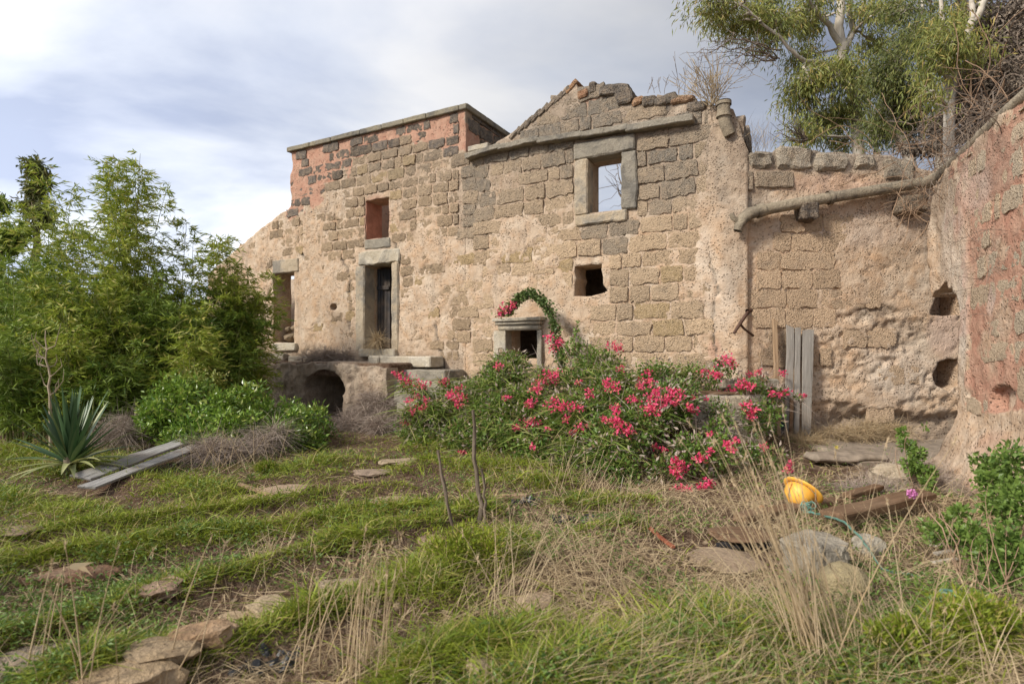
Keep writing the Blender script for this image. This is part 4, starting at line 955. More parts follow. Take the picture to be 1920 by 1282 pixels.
for i, (lb, x0, y0, x1, y1, w, t, m) in enumerate(up):
    upright('leaning_plank', lb, x0, y0, x1, y1, w, t, m, 300 + i, Yt + .01 * i, Yb + .02 * (i % 2), tap=(.0, .05, .1, .28)[i], grp='planks leaning against the yard wall')
upright('scrap_board', 'dark blue-grey board standing low behind the leaning planks', 1468, 738, 1466, 820, .20, .02, 'blue', 310, Yt + .01, Yb + .10, 'board', None, 0)
upright('leaning_batten', 'short dark brown batten with nail heads in front of the blue-grey panel', 1483, 745, 1483, 826, .05, .03, 'brownw', 311, Yb + .02, Yb - .04, 'batten', None, 0)
# trough behind the bush
tr = thing('stone_trough', 'pale limestone trough with brown plank on its rim beside the bougainvillea', 'trough', (AT(1408, 830, 8.3).x - .3, 8.5, 0))
c0 = AT(1375, 742, 8.3); c1 = AT(1439, 742, 8.3)
addbm('basin', bm_box(((c0.x + c1.x) / 2 - .32, 8.62, .40), (1.15, .60, .92), .02, .03, .02, 4, 320), M['white'], tr)
addbm('rim_plank', bm_box(((c0.x + c1.x) / 2 - .36, 8.62, .885), (.95, .42, .03), .0, .006, .01, 4, 321), M['brownw'], tr)
o = addbm('ledge_block', bm_box((AT(1405, 712, 9.0).x, 9.05, 1.0), (.9, .3, .16), .05, .02, .02, 4, 322), M['white'], None, (AT(1405, 712, 9.0).x, 9.05, .92)); tag(o, 'weathered stone ledge behind the trough under the bougainvillea sprays', 'stone ledge')
sup = addbm('ledge_base', bm_box((AT(1405, 712, 9.0).x, 9.1, .45), (.8, .25, .92), .05, .02, .02, 4, 323), M['ledge'], o)

# silver boards by the yucca
for t_ in np.linspace(0, 1, 9): EXCL.append((G(155 + 190 * t_, 922 - 66 * t_).x, G(155 + 190 * t_, 922 - 66 * t_).y, .26, .26))
sb = thing('silver_boards', 'two long silver-grey weathered boards lying in the grass beside the yucca', 'boards', G(245, 905))
for i, (a, b, w) in enumerate(((G(148, 912, .10), G(400, 838, .26), .24), (G(160, 932, .09), G(400, 850, .20), .17))):
    plank('board', None, a, b, w, .03, 'boardw', seed=330 + i, roll=.12, rough=.02, parent=sb)
# timbers near the helmet
def timber(label, x0, y0, x1, y1, dz, w, t, m, seed, name='rotten_timber', cat='timber'):
    return plank(name, label, G(x0, y0, dz), G(x1, y1, dz), w, t, m, cat, seed, 0, .012)
timber('long brown rotten beam under the yellow helmet', 1385, 982, 1570, 950, .05, .13, .08, 'brownw', 341)
timber('split brown beam propped over a dark gap right of the helmet', 1560, 1005, 1735, 957, .16, .20, .07, 'brownw', 342)
timber('short rust-brown piece of wood behind the propped split beam', 1590, 948, 1648, 930, .10, .10, .05, 'brownw', 343)
timber('thin pale fallen branch lying on the cracked slab', 445, 915, 512, 938, .05, .035, .035, 'tanw', 344, 'fallen_branch', 'branch')
timber('forked pale piece of wood lying between the two dark stakes and the rag', 940, 925, 990, 922, .05, .06, .05, 'tanw', 345, 'wood_piece', 'wood')
timber('red-brown split stick lying right of the middle grass', 1218, 1000, 1262, 1035, .04, .03, .02, 'redw', 346, 'red_stick', 'stick')
br_ = thing('board_fragment', 'broken curved board with a dark ragged edge beside the fan of straw stalks', 'board', G(1385, 1030))
g = G(1385, 1020)
addbm('board', bm_rock((g.x, g.y, g.z + .08), (.50, .34, .05), -.3, 350, .18, 3, .2), M['brownw'], br_)
V, F = tubes([([(g.x - .22 + .06 * i, g.y - .13 - .02 * math.sin(i), g.z + .03 + .02 * math.sin(i * 2.1)) for i in range(9)], .028)], 6); add('torn_edge', V, F, M['fur'], br_)
# crate of pale slats half under the rose bush
cr_ = thing('slatted_crate', 'pale slatted wooden piece half buried under the rose bush at right', 'crate', G(1785, 1060))
for i in range(5):
    a = G(1752, 1068 - 13 * i, .05 + .012 * i); b = a + Vector((.20, .05, .01)); plank('slat', None, a, b, .035, .015, 'slat', seed=360 + i, parent=cr_)
# yellow helmet
hp = G(1486, 956); hm = thing('yellow_helmet', 'yellow plastic hard hat lying on its side on the rotten beam', 'hard hat', hp)
ax = Vector((-.70, -.34, -.62)).normalized(); q = ax.to_track_quat('Z', 'Y').to_matrix()
cH = Vector(AT(1502, 921, hp.y + .05))
def lathe(prof, n=40, sx=1, sy=1):
    V = []; F = []
    for i, (r, z) in enumerate(prof):
        for j in range(n): V.append((r * math.cos(j * 2 * math.pi / n) * sx, r * math.sin(j * 2 * math.pi / n) * sy, z))
    for i in range(len(prof) - 1):
        for j in range(n): F.append((i * n + j, i * n + (j + 1) % n, (i + 1) * n + (j + 1) % n, (i + 1) * n + j))
    return np.array(V), np.array(F)
prof = [(.145 * math.cos(t), .155 * math.sin(t)) for t in np.linspace(0, math.pi / 2 - .01, 14)]
prof = [(.138, -.005)] + prof
V, F = lathe(prof, 40, 1, .88); V = (np.array(q) @ V.T).T + np.array(cH); add('dome', V, F, M['helmet'], hm)
pb_ = [(.130, -.012), (.150, .004), (.172, -.004), (.182, -.012), (.180, -.018), (.148, -.010), (.130, -.02)]
V, F = lathe(pb_, 40, 1.0, .95)
V[:, 0] *= 1 + .16 * np.clip(V[:, 0] / .18, 0, 1); V = (np.array(q) @ V.T).T + np.array(cH); add('brim', V, F, M['helmet'], hm)
for dx in (0, ):
    R_ = [(-.02 + .0 * t, .128 * math.cos(t), .138 * math.sin(t) + .012) for t in np.linspace(.1, math.pi - .1, 18)]
    V, F = tubes([([tuple(np.array(q) @ np.array(p_) * 1.06 + np.array(cH)) for p_ in R_], .010)], 6); add('crown_ridge', V, F, M['helmet'], hm)
# rope
rp0 = [G(1508, 978, .10), G(1520, 985, .13), G(1545, 998, .15), G(1580, 1020, .20), G(1612, 1045, .17), G(1640, 1072, .10), G(1660, 1085, .06), G(1690, 1082, .04), G(1730, 1088, .03)]
tq = np.linspace(0, len(rp0) - 1, 40); ra = np.array([p[:] for p in rp0]); rp = np.stack([np.interp(tq, np.arange(len(ra)), ra[:, j]) for j in range(3)], 1)
for _ in range(4): rp[1:-1] = (rp[:-2] + rp[1:-1] * 2 + rp[2:]) / 4
rp += RS(4).normal(size=rp.shape) * .003; rp[:, 2] -= .015
V, F = tubes([(rp, .0055), (rp[3:] + [.008, .010, .004], .0045), (rp[6:] + [-.007, -.004, .008], .003)], 6); o = add('plastic_rope', V, F, M['rope'], None, rp0[0]); tag(o, 'frayed turquoise plastic rope draped over the lichened block', 'rope')
kn = []
for i in range(5):
    c = G(1508 + 7 * (i % 3), 972 + 5 * (i % 2), .12); kn.append(([(c.x + .03 * math.cos(t + i), c.y + .02 * math.sin(t * 1.3), c.z + .03 * math.sin(t + i)) for t in np.linspace(0, 6, 12)], .006))
V, F = tubes(kn, 5); add('knot', V, F, M['rope'], o)
pt = rock('terracotta_piece', 'orange terracotta fragment on the ground in front of the rose bush', 1765, 1143, .17, .12, .05, None, .2, 371, 'fragment', 'terra')
g = G(1788, 1140, .04); V, F = tubes([([(g.x + .06 * math.cos(t), g.y + .04 * math.sin(t), g.z + .025 * math.sin(t * .5) + .02) for t in np.linspace(0, 9, 30)], .012)], 6)
o = add('rope_coil', V, F, M['rope'], None, g); tag(o, 'small coil of turquoise rope resting on the terracotta fragment', 'rope')
rock('red_chip', 'tiny bright red-orange chip beside the yellow helmet', 1428, 952, .06, .05, .04, None, 0, 372, 'fragment', 'terra')
for i, (px, py, w, d, lb) in enumerate(((985, 945, .34, .20, 'crumpled black plastic piece left of the other in the middle ground'), (1075, 955, .46, .22, 'flatter black plastic scrap right of the other in the middle ground'), (500, 1232, .34, .2, 'black plastic scrap in the grass near the bottom, left of the tall stalks'))):
    g = G(px, py); n = 12; V, F = [], []
    X, Y = np.meshgrid(np.linspace(-.5, .5, n), np.linspace(-.5, .5, n), indexing='ij')
    Z = np.abs(fbm(X * 4, Y * 4, 3, 80 + i) - .5) * .25; X = X * (1 - .3 * fbm(X, Y * 5, 2, 82)); idx = np.arange(n * n).reshape(n, n)
    F = np.stack([idx[:-1, :-1], idx[1:, :-1], idx[1:, 1:], idx[:-1, 1:]], -1).reshape(-1, 4)
    o = add('plastic_scrap', np.stack([g.x + X * w, g.y + Y * d, g.z + .0 + Z], -1).reshape(-1, 3), F, M['black'], None, g, smooth=False); tag(o, lb, 'plastic scrap')
g = G(140, 1095, .1); V, F, rn = leaves(np.array([[g.x, g.y, g.z], [g.x + .05, g.y - .02, g.z], [g.x - .06, g.y, g.z + .01]]), np.array([[1, -.3, -.2], [1, -.6, -.3], [.8, .2, .1]]), .16, .05, RS(3), .5)
o = add('dry_leaf', V, F, M['stalk'], None, g, attr={'rnd': rn}); tag(o, 'curled pale dry leaf on the edge of the flat brown stone', 'dry leaf')

# ------------------------------------------------------------------ vegetation
def veg(name, parts, m, parent=None, org=None, **k):
    V, F, A = merge(parts); o = add(name, V, F, M[m], parent, org, attr={'rnd': A}, smooth=False)
    if parent is not None and name not in ('flower', 'petals'): o['kind'] = 'stuff'
    return o
def rdir(rng, n): return unit(rng.normal(size=(n, 3)))

# grass over the ground
rng = RS(11)
def scatter(n, pred, yr=(2.0, 12.0), pw=1.6):
    # uniform over depth with more near, inside the view and a margin at each side
    u = rng.rand(n); a = 1 - pw; Y = (yr[0] ** a + u * (yr[1] ** a - yr[0] ** a)) ** (1 / a)
    X = (rng.rand(n) * 2.5 - 1.25) * Y * .95 
    p = pred(X, Y)
    for (ex, ey, ew, ed) in EXCL: p = p * np.clip((((X - ex) / ew) ** 2 + ((Y - ey) / ed) ** 2 - .15) * 1.6, .0, 1)
    k = p > rng.rand(n); return X[k], Y[k]
def clump(X, Y, f=3.0, k=0): return np.clip((fbm(X * f, Y * f, 3, 90 + k) - .34) * 4.2, 0, 1)
def gmask(X, Y):
    g = np.clip((green(X, Y) - .22) * 1.5, 0, 1) * 1.9 * (.25 + .75 * clump(X, Y, 3.2)); right = np.clip((X - 1.4) / 1.2, 0, 1) * np.clip((6.5 - Y), 0, 1)
    back = np.clip((Y - 6.4) / 1.0, 0, 1) * np.clip((1.2 - X) / 1.0, 0, 1) * .26
    return np.clip(g + .05 * clump(X, Y, 2.0, 3) + back, 0, 1)
X, Y = scatter(520000, gmask)
n = len(X); Z = gz(X, Y)
D = np.stack([rng.normal(size=n) * .55, rng.normal(size=n) * .55, np.full(n, 1.0)], 1)
sz = (.055 + .11 * rng.rand(n)) * (.6 + .8 * clump(X, Y, 2.2, 5)) * (.55 + .6 * np.clip(green(X, Y), 0, 1)) * (.8 + .7 * (rng.rand(n) < .12)) * np.clip(.75 + Y * .05, .8, 1.25)
G1 = blades(np.stack([X, Y, Z - .01], 1), D, sz, np.clip(.0042 + Y * .0009, 0, .012) * (.7 + .6 * rng.rand(n)), .35 + .4 * rng.rand(n), rng, 2)
o = veg('green_grass', [G1], 'grass'); tag(o, kind='stuff'); print('grass', n)
# coarser blades in the near right foreground
X, Y = scatter(19000, lambda X, Y: np.clip(np.exp(-(((X - .75) / .75) ** 2 + ((Y - 2.75) / .5) ** 2)) * 1.6 + .5 * np.exp(-(((X + .2) / .25) ** 2 + ((Y - 2.75) / .3) ** 2)), 0, 1), (2.2, 4.0)); n = len(X)
D = np.stack([rng.normal(size=n) * .75, rng.normal(size=n) * .75, np.full(n, 1.0)], 1)
G2 = blades(np.stack([X, Y, gz(X, Y) - .01], 1), D, .12 + .16 * rng.rand(n), .006 + .006 * rng.rand(n), .4 + .4 * rng.rand(n), rng, 3)
o = veg('broad_grass', [G2], 'grass'); tag(o, kind='stuff')
# loose small stones in the bare strips
rng = RS(13); X, Y = scatter(1500, lambda X, Y: np.clip(1 - green(X, Y) * 1.2, 0, 1) * .9 * clump(X, Y, 1.5, 33), (2.2, 8)); n = len(X)
bmI = bmesh.new(); bmesh.ops.create_icosphere(bmI, subdivisions=1, radius=.5); IV = np.array([v.co[:] for v in bmI.verts]); IF = np.array([[v.index for v in f.verts] for f in bmI.faces]); bmI.free()
ss = (.018 + .06 * rng.rand(n) ** 3)[:, None, None] * rng.uniform(.6, 1.3, (n, 1, 3)) * [1, 1, .55]
PV = IV[None] * (1 + rng.normal(size=(n, len(IV), 1)) * .13) * ss + np.stack([X, Y, gz(X, Y) + .004], 1)[:, None, :]
PF = (IF[None] + (np.arange(n) * len(IV))[:, None, None]).reshape(-1, 3)
o = add('small_stones', PV.reshape(-1, 3), PF, M['slab'], None, smooth=False); o.color = (.36, .27, .18, 1); tag(o, kind='stuff')
rng = RS(14)
# dead grass: litter lying flat, and standing wiry stems
X, Y = scatter(110000, lambda X, Y: np.clip(1 - green(X, Y) * 1.0, .04, 1) * (.10 + .90 * clump(X, Y, 1.6, 7) * (.25 + .75 * np.clip((X + 1.2) / 1.5, 0, 1))), (1.9, 11)); n = len(X)
D = np.stack([rng.normal(size=n), rng.normal(size=n), .10 + .45 * rng.rand(n) ** 2], 1)
G3 = blades(np.stack([X, Y, gz(X, Y) + .004 + .03 * rng.rand(n)], 1), D, .05 + .20 * rng.rand(n) ** 1.6, np.clip(.0016 + Y * .0007, 0, .006), rng.rand(n) * .5, rng, 2, .6)
o = veg('dry_litter', [G3], 'straw'); tag(o, kind='stuff')
X, Y = scatter(40000, lambda X, Y: np.clip(.03 + .9 * clump(X, Y, 1.3, 8) * (.12 + .88 * np.clip((X + .9) / 1.4, 0, 1)), 0, 1), (2.1, 9)); n = len(X)
lean = np.stack([.35 * np.ones(n), -.05 * np.ones(n)], 1) * (fbm(X, Y, 2, 9)[:, None] * 2.4 - .6)
D = np.stack([rng.normal(size=n) * .5 + lean[:, 0] * 2, rng.normal(size=n) * .5 + lean[:, 1], np.full(n, .75)], 1)
G4 = blades(np.stack([X, Y, gz(X, Y)], 1), D, .10 + .28 * rng.rand(n) ** 1.8, np.clip(.0013 + Y * .0006, 0, .005), rng.rand(n) * .5, rng, 3, .7)
o = veg('dry_grass', [G4], 'straw'); tag(o, kind='stuff')
# small broad-leaved weeds
X, Y = scatter(30000, lambda X, Y: clump(X, Y, 1.1, 12) ** 2 * .8, (2.2, 9)); n = len(X)
nn = np.repeat(np.arange(n), 3)
C = np.stack([X[nn] + rng.normal(size=len(nn)) * .02, Y[nn] + rng.normal(size=len(nn)) * .02, gz(X[nn], Y[nn]) + .02 + .07 * rng.rand(len(nn))], 1)
o = veg('small_weeds', [leaves(C, rdir(rng, len(nn)) * [1, 1, .5] + [0, 0, .3], .025 + .02 * rng.rand(len(nn)), .012, rng)], 'rosel'); tag(o, kind='stuff')

# tall straw stalks, each bunch a thing
def stalks(label, px, py, n, hmin, hmax, lean, sp, seed, cat='dry grass tuft', w=.0045, basew=.08, heads=True):
    rng = RS(seed); g = G(px, py); t = thing('dry_grass_tuft', label, cat, g)
    R = np.stack([g.x + rng.normal(size=n) * basew, g.y + rng.normal(size=n) * basew, np.full(n, g.z - .02)], 1)
    D = unit(np.stack([lean[0] + rng.normal(size=n) * sp, lean[1] + rng.normal(size=n) * sp * .6, np.ones(n)], 1))
    Ln = hmin + (hmax - hmin) * rng.rand(n); 
    pa = []
    for i in range(n):
        tt = np.linspace(0, 1, 7)[:, None]; hz = unit(D[i] * [1, 1, 0] + rng.normal(size=3) * [.1, .1, 0]) * .12 + np.array([0, 0, -.06]); b = rng.uniform(.2, 1.2)
        pa.append((R[i] + D[i] * Ln[i] * tt + hz * Ln[i] * b * tt ** 2, w * rng.uniform(.5, 1.1) * (1 - .7 * tt[:, 0])))
    V, F = tubes(pa, 4); add('stalks', V, F, M['stalk'], t, attr={'rnd': np.repeat(rng.rand(n), 28)})['kind'] = 'stuff'
    if heads:
        E = np.repeat(np.array([p[-1] for p, _ in pa]), 7, 0); n2 = len(E)
        Dn = np.repeat(D, 7, 0) + rng.normal(size=(n2, 3)) * .35
        o = veg('seed_heads', [leaves(E - Dn * .02, Dn, .035 + .03 * rng.rand(n2), .004, rng)], 'stalk', t)
    nb = n * 2; R2 = np.stack([g.x + rng.normal(size=nb) * basew * 1.3, g.y + rng.normal(size=nb) * basew * 1.3, np.full(nb, g.z - .02)], 1)
    D2 = np.stack([rng.normal(size=nb) * .6 + lean[0], rng.normal(size=nb) * .6, np.ones(nb)], 1)
    veg('base_blades', [blades(R2, D2, .12 + .25 * rng.rand(nb), .005, .8 * rng.rand(nb), rng, 3)], 'straw', t)
    return t
stalks('big fan of long straw stalks rising in front of the yellow helmet', 1538, 1238, 60, .65, 1.30, (-.22, 0), .14, 401, w=.0042, basew=.065)
stalks('loose straw stalks leaning far left at the base of the big fan', 1505, 1190, 24, .5, 1.0, (-.70, .1), .25, 402, w=.0032, basew=.10)
stalks('tight upright bunch of golden stalks at the bottom edge left of centre', 680, 1270, 34, .40, .72, (.05, 0), .06, 403, w=.0036, basew=.05)
stalks('few tall upright straws left of the golden bunch', 560, 1270, 8, .4, .7, (.25, 0), .18, 404, w=.0045, basew=.06)
stalks('single tall pale straws in the lower left grass', 235, 1270, 9, .45, .72, (.1, 0), .30, 405, w=.004, basew=.16)
stalks('two tall blurred straws at the left picture edge', 50, 1275, 5, .4, .62, (.05, 0), .12, 406, w=.005, basew=.05)
stalks('crossing straws over the middle of the foreground', 960, 1180, 16, .4, .75, (.0, 0), .28, 407, w=.004, basew=.08)
stalks('slanting straws right of centre in front of the plastic scraps', 1130, 1110, 26, .4, .85, (-.35, 0), .35, 408, w=.0036, basew=.16)
stalks('thin straws in front of the bush by the stake', 1080, 930, 22, .3, .75, (.05, 0), .35, 409, w=.004, basew=.25)
stalks('straws leaning right of the big fan', 1640, 1180, 18, .35, .75, (-.45, 0), .4, 410, w=.0036, basew=.12)
stalks('straws at the bottom right corner', 1800, 1270, 14, .3, .5, (-.25, 0), .4, 411, w=.0042, basew=.12)
stalks('dry stems on the slope left of the bougainvillea', 820, 800, 40, .25, .6, (.0, 0), .5, 412, w=.004, basew=.3, heads=False)
stalks('dry stems around the end of the silver boards', 430, 880, 50, .3, .75, (.1, 0), .6, 413, w=.004, basew=.3, heads=False)
stalks('pale short stems in a gap of the second grass row', 505, 1050, 14, .12, .26, (0, 0), .35, 414, w=.004, basew=.05, heads=False)

# dark stakes
def stake(label, x0, y0, x1, y1, r, seed):
    a = G(x1, y1); b = AT(x0, y0, a.y); rng = RS(seed); n = 9
    P = [np.array(a) * (1 - t) + np.array(b) * t + rng.normal(size=3) * .012 for t in np.linspace(-.05, 1, n)]
    V, F = tubes([(P, r * (1 - .35 * np.linspace(0, 1, n)))], 8); V += rng.normal(size=V.shape) * r * .12
    o = add('dead_stake', V, F, M['barkb'], None, a); tag(o, label, 'dead stem'); return o
stake('thick dark dead stem standing upright in the middle grass', 884, 768, 903, 968, .023, 1)
stake('thinner dark dead stem leaning left of the thick one', 822, 842, 850, 1000, .016, 2)
stake('short thin dead stem just right of the thick dark stem', 905, 880, 912, 975, .014, 3)

# bushes made of leaf clumps
def bush(name, label, cat, org, lumps, n, L, Wd, m, seed, twig=None, tw_n=10, droop=.0, group=None, up=.2, shell=.6, twm='twig', twr=.014):
    rng = RS(seed); t = thing(name, label, cat, org, group)
    lumps = np.array(lumps, float); w = lumps[:, 3] ** 2; w /= w.sum()
    i = rng.choice(len(lumps), n, p=w); d = rdir(rng, n); r = lumps[i, 3] * (shell + (1.05 - shell) * rng.rand(n))
    sc_ = np.ones((len(lumps), 3)) if lumps.shape[1] < 5 else np.stack([np.ones(len(lumps)), np.ones(len(lumps)), lumps[:, 4]], 1)
    C = lumps[i, :3] + d * r[:, None] * sc_[i]
    k = C[:, 2] > gz(C[:, 0], C[:, 1]) + .01; C = C[k]; d = d[k]; n = len(C)
    D = d * .8 + rng.normal(size=(n, 3)) * .6 + np.array([0, 0, up - droop])
    veg('foliage', [leaves(C, D, L * (.6 + .7 * rng.rand(n)), Wd * (.7 + .5 * rng.rand(n)), rng)], m, t)
    if tw_n:
        pa = []; b = np.array(org)
        for k in range(tw_n):
            e = lumps[rng.randint(len(lumps)), :3] + rng.normal(size=3) * .15; s_ = b + rng.normal(size=3) * [.15, .1, 0]
            q = (s_ + e) / 2 + rng.normal(size=3) * .12 + [0, 0, .1]; tt = np.linspace(0, 1, 7)[:, None]
            pa.append(((1 - tt) ** 2 * s_ + 2 * tt * (1 - tt) * q + tt ** 2 * e, twr * (1 - .7 * tt[:, 0])))
        V, F = tubes(pa, 5); add('stems', V, F, M[twm], t)['kind'] = 'stuff'
    return t
rng = RS(55)
def px_lumps(L):
    # (px, py, depth, radius)
    return [(*AT(a, b, y), r) for a, b, y, r in L]
# the bougainvillea bank
def surfY0(px, py):
    return float(np.interp(py, [660, 700, 760, 830, 900, 930], [9.0, 8.55, 7.7, 6.75, 6.15, 6.0])) + float(np.interp(px, [745, 900, 1050, 1400, 1500], [1.1, .7, .2, .15, .8])) * (py > 690)
def bank(n, seed):
    rng = RS(seed); out = []
    while len(out) < n:
        px = rng.uniform(780, 1440); t = rng.rand(); Y = 6.5 + 3.0 * t
        topy = np.interp(px, [745, 830, 900, 960, 1040, 1150, 1230, 1330, 1420, 1490], [748, 745, 712, 672, 662, 664, 680, 705, 712, 765])
        botY = np.interp(px, [745, 900, 1000, 1200, 1350, 1440, 1490], [8.9, 7.7, 7.3, 6.35, 6.35, 7.2, 8.6])
        Yb_ = max(botY, 6.2); Y = Yb_ + (9.35 - Yb_) * t
        zt = CZ + (HOR - topy) * 9.2 / FPX; z = zt * np.sin(min(1, t * 1.15 + .12) * math.pi / 2) ** .9 if 0 else zt * (t * 1.05 + .05) ** .62
        X = (px - 960) / FPX * Y; out.append((X, Y, z - .16, rng.uniform(.12, .36), .85))
    return out
LB = bank(120, 3) + [(*AT(a, b_, surfY0(a, b_)), r, .8) for a, b_, r in ((762, 722, .12), (785, 735, .14), (795, 765, .15), (770, 775, .13), (835, 725, .12), (855, 745, .15), (820, 770, .16), (1365, 690, .16), (1340, 705, .14), (1400, 722, .16), (1430, 712, .10), (1465, 738, .09), (1495, 745, .07), (1450, 735, .09), (1350, 680, .10), (1405, 765, .14))]
bg = bush('bougainvillea', 'sprawling bank of bougainvillea with magenta flowers in front of the gabled ruin', 'bush', (1.7, 8.0, 0), LB, 52000, .052, .036, 'boug', 31, tw_n=60, shell=.30)
# long lime grass leaves growing through its upper left half
rng = RS(32); LBn = np.array(LB)
sel = LBn[(LBn[:, 0] / LBn[:, 1] * FPX + 960 < 1260)]
i = rng.randint(len(sel), size=9000); d = rdir(rng, len(i)); C = sel[i, :3] + d * sel[i, 3:4] * rng.uniform(.5, 1.15, (len(i), 1))
px = C[:, 0] / C[:, 1] * FPX + 960; py = HOR - (C[:, 2] - CZ) / C[:, 1] * FPX
k = rng.rand(len(i)) < np.clip((1290 - px) / 220, 0.05, 1) * np.clip((930 - py) / 100, .1, 1); C = C[k]; n = len(C)
D = unit(rng.normal(size=(n, 3)) * [1, 1, .5] + [0, -.2, .55])
rt = thing('reed_grass', 'lime-green long-leaved grass growing up through the left half of the bougainvillea', 'grass clump', (.4, 8.4, 0))
veg('blades', [blades(C, D, .16 + .20 * rng.rand(n), .010 + .008 * rng.rand(n), .5 + .6 * rng.rand(n), rng, 3)], 'reed', rt)
C2 = []
for x in (1225, 1262, 1285, 1300, 1240):
    g = AT(x + rng.uniform(-8, 8), 715, 9.2); nn_ = 70; C2.append(blades(np.tile(np.array(g), (nn_, 1)) + rng.normal(size=(nn_, 3)) * .03, rng.normal(size=(nn_, 3)) * [.7, .4, .2] + [0, 0, 1], .25 + .2 * rng.rand(nn_), .012, .7 * rng.rand(nn_), rng, 3))
veg('blades', C2, 'reed', rt)
# dead grey-pink heads and bare twigs inside the bank
i = rng.randint(len(LBn), size=5200); d = rdir(rng, len(i)); C = LBn[i, :3] + d * LBn[i, 3:4]
veg('dead_sprays', [leaves(C, d + rng.normal(size=d.shape) * .6, .05 + .04 * rng.rand(len(i)), .03, rng)], 'straw2', bg)
i = rng.randint(len(LBn), size=700); d = unit(rdir(rng, len(i)) + [0, -.4, .2]); C = LBn[i, :3] + d * LBn[i, 3:4] * .7
veg('bare_twigs', [blades(C, d, .25 + .35 * rng.rand(len(i)), .008, .4 * rng.rand(len(i)), rng, 3)], 'straw2', bg)
# flowers: each cluster a part
FL = [(765, 715, 22), (790, 722, 22), (752, 705, 14), (782, 745, 14), (768, 752, 12), (850, 745, 14), (862, 728, 12), (800, 752, 10), (790, 765, 13), (833, 715, 12), (846, 738, 12), (868, 745, 14), (858, 758, 10), (935, 685, 12), (1005, 730, 20), (1015, 718, 14), (990, 760, 10), (998, 755, 12), (1030, 708, 22), (1040, 700, 14), (1037, 758, 20), (1055, 763, 14), (1078, 762, 12), (990, 792, 18), (1008, 795, 10), (950, 745, 9), (968, 800, 9), (1092, 798, 14), (1076, 810, 11), (1107, 738, 12), (1140, 720, 18), (1155, 728, 12), (1165, 690, 10), (1150, 648, 18), (1160, 655, 12), (1215, 698, 10), (1218, 715, 13), (1202, 725, 13), (1222, 745, 18), (1238, 748, 20), (1250, 752, 16), (1218, 762, 20), (1225, 768, 16), (1232, 735, 14), (1257, 735, 14), (1272, 738, 14), (1153, 790, 13), (1165, 802, 20), (1178, 808, 16), (1135, 787, 9), (1153, 765, 11), (1185, 748, 12), (1270, 865, 12), (1266, 880, 14), (1280, 875, 14), (1272, 886, 12), (1275, 918, 18), (1288, 920, 12), (1315, 858, 16), (1328, 905, 12), (1318, 912, 12), (1333, 845, 8), (1360, 672, 18), (1372, 680, 16), (1322, 696, 14), (1338, 700, 14), (1346, 705, 12), (1350, 735, 22), (1362, 742, 20), (1374, 730, 14), (1388, 718, 14), (1400, 722, 12), (1407, 725, 10), (1400, 760, 14), (1412, 768, 12), (1408, 780, 12), (1425, 700, 11), (1408, 702, 9), (1468, 700, 9), (1463, 738, 9), (1475, 735, 10), (1447, 735, 11), (1505, 743, 9), (1365, 832, 10), (1373, 843, 8), (1433, 835, 9), (1475, 880, 9), (1480, 868, 7), (1228, 838, 9), (1245, 843, 8), (1200, 712, 9), (1085, 715, 8), (1305, 770, 8), (1293, 762, 7), (1123, 652, 8), (1295, 765, 7), (760, 790, 10), (742, 700, 9), (775, 770, 9)]
def surfY(px, py):
    return float(np.interp(py, [660, 700, 760, 830, 900, 930], [9.0, 8.55, 7.7, 6.75, 6.15, 6.0])) + float(np.interp(px, [745, 900, 1050, 1400, 1500], [1.1, .7, .2, .15, .8])) * (py > 690)
rng = RS(77)
for _ in range(16): FL.append((rng.uniform(830, 1430), rng.uniform(690, 900), rng.uniform(4, 8)))
LBa = np.array(LB)
FL = [f_ for f_ in FL if f_[2] > 8.5 or f_[1] > np.interp(f_[0], [830, 960, 1150, 1330, 1430], [745, 690, 680, 720, 730])]
def hitY(px, py):
    d = np.array([(px - 960) / FPX, 1.0, (HOR - py) / FPX]); d = d / np.linalg.norm(d); o_ = np.array([0, 0, CZ]); oc = o_ - LBa[:, :3]
    bq = oc @ d; q = bq ** 2 - (np.sum(oc ** 2, 1) - (LBa[:, 3] * 1.02) ** 2); m_ = q > 0
    if not m_.any(): return surfY(px, py)
    return float((o_ + d * np.min(-bq[m_] - np.sqrt(q[m_])))[1])
for (px, py, r) in FL:
    Y = hitY(px, py) - .02; c = np.array(AT(px, py, Y)); R = r * Y / FPX * .82; n = max(8, int(r * 2.7))
    d = rdir(rng, n) * [1, .8, .8]; C = c + d * R * rng.uniform(.1, 1.15, (n, 1))
    veg('flower_cluster', [leaves(C, d + rng.normal(size=(n, 3)) * .8, .034 + .018 * rng.rand(n), .034, rng, .3)], 'pink', bg)

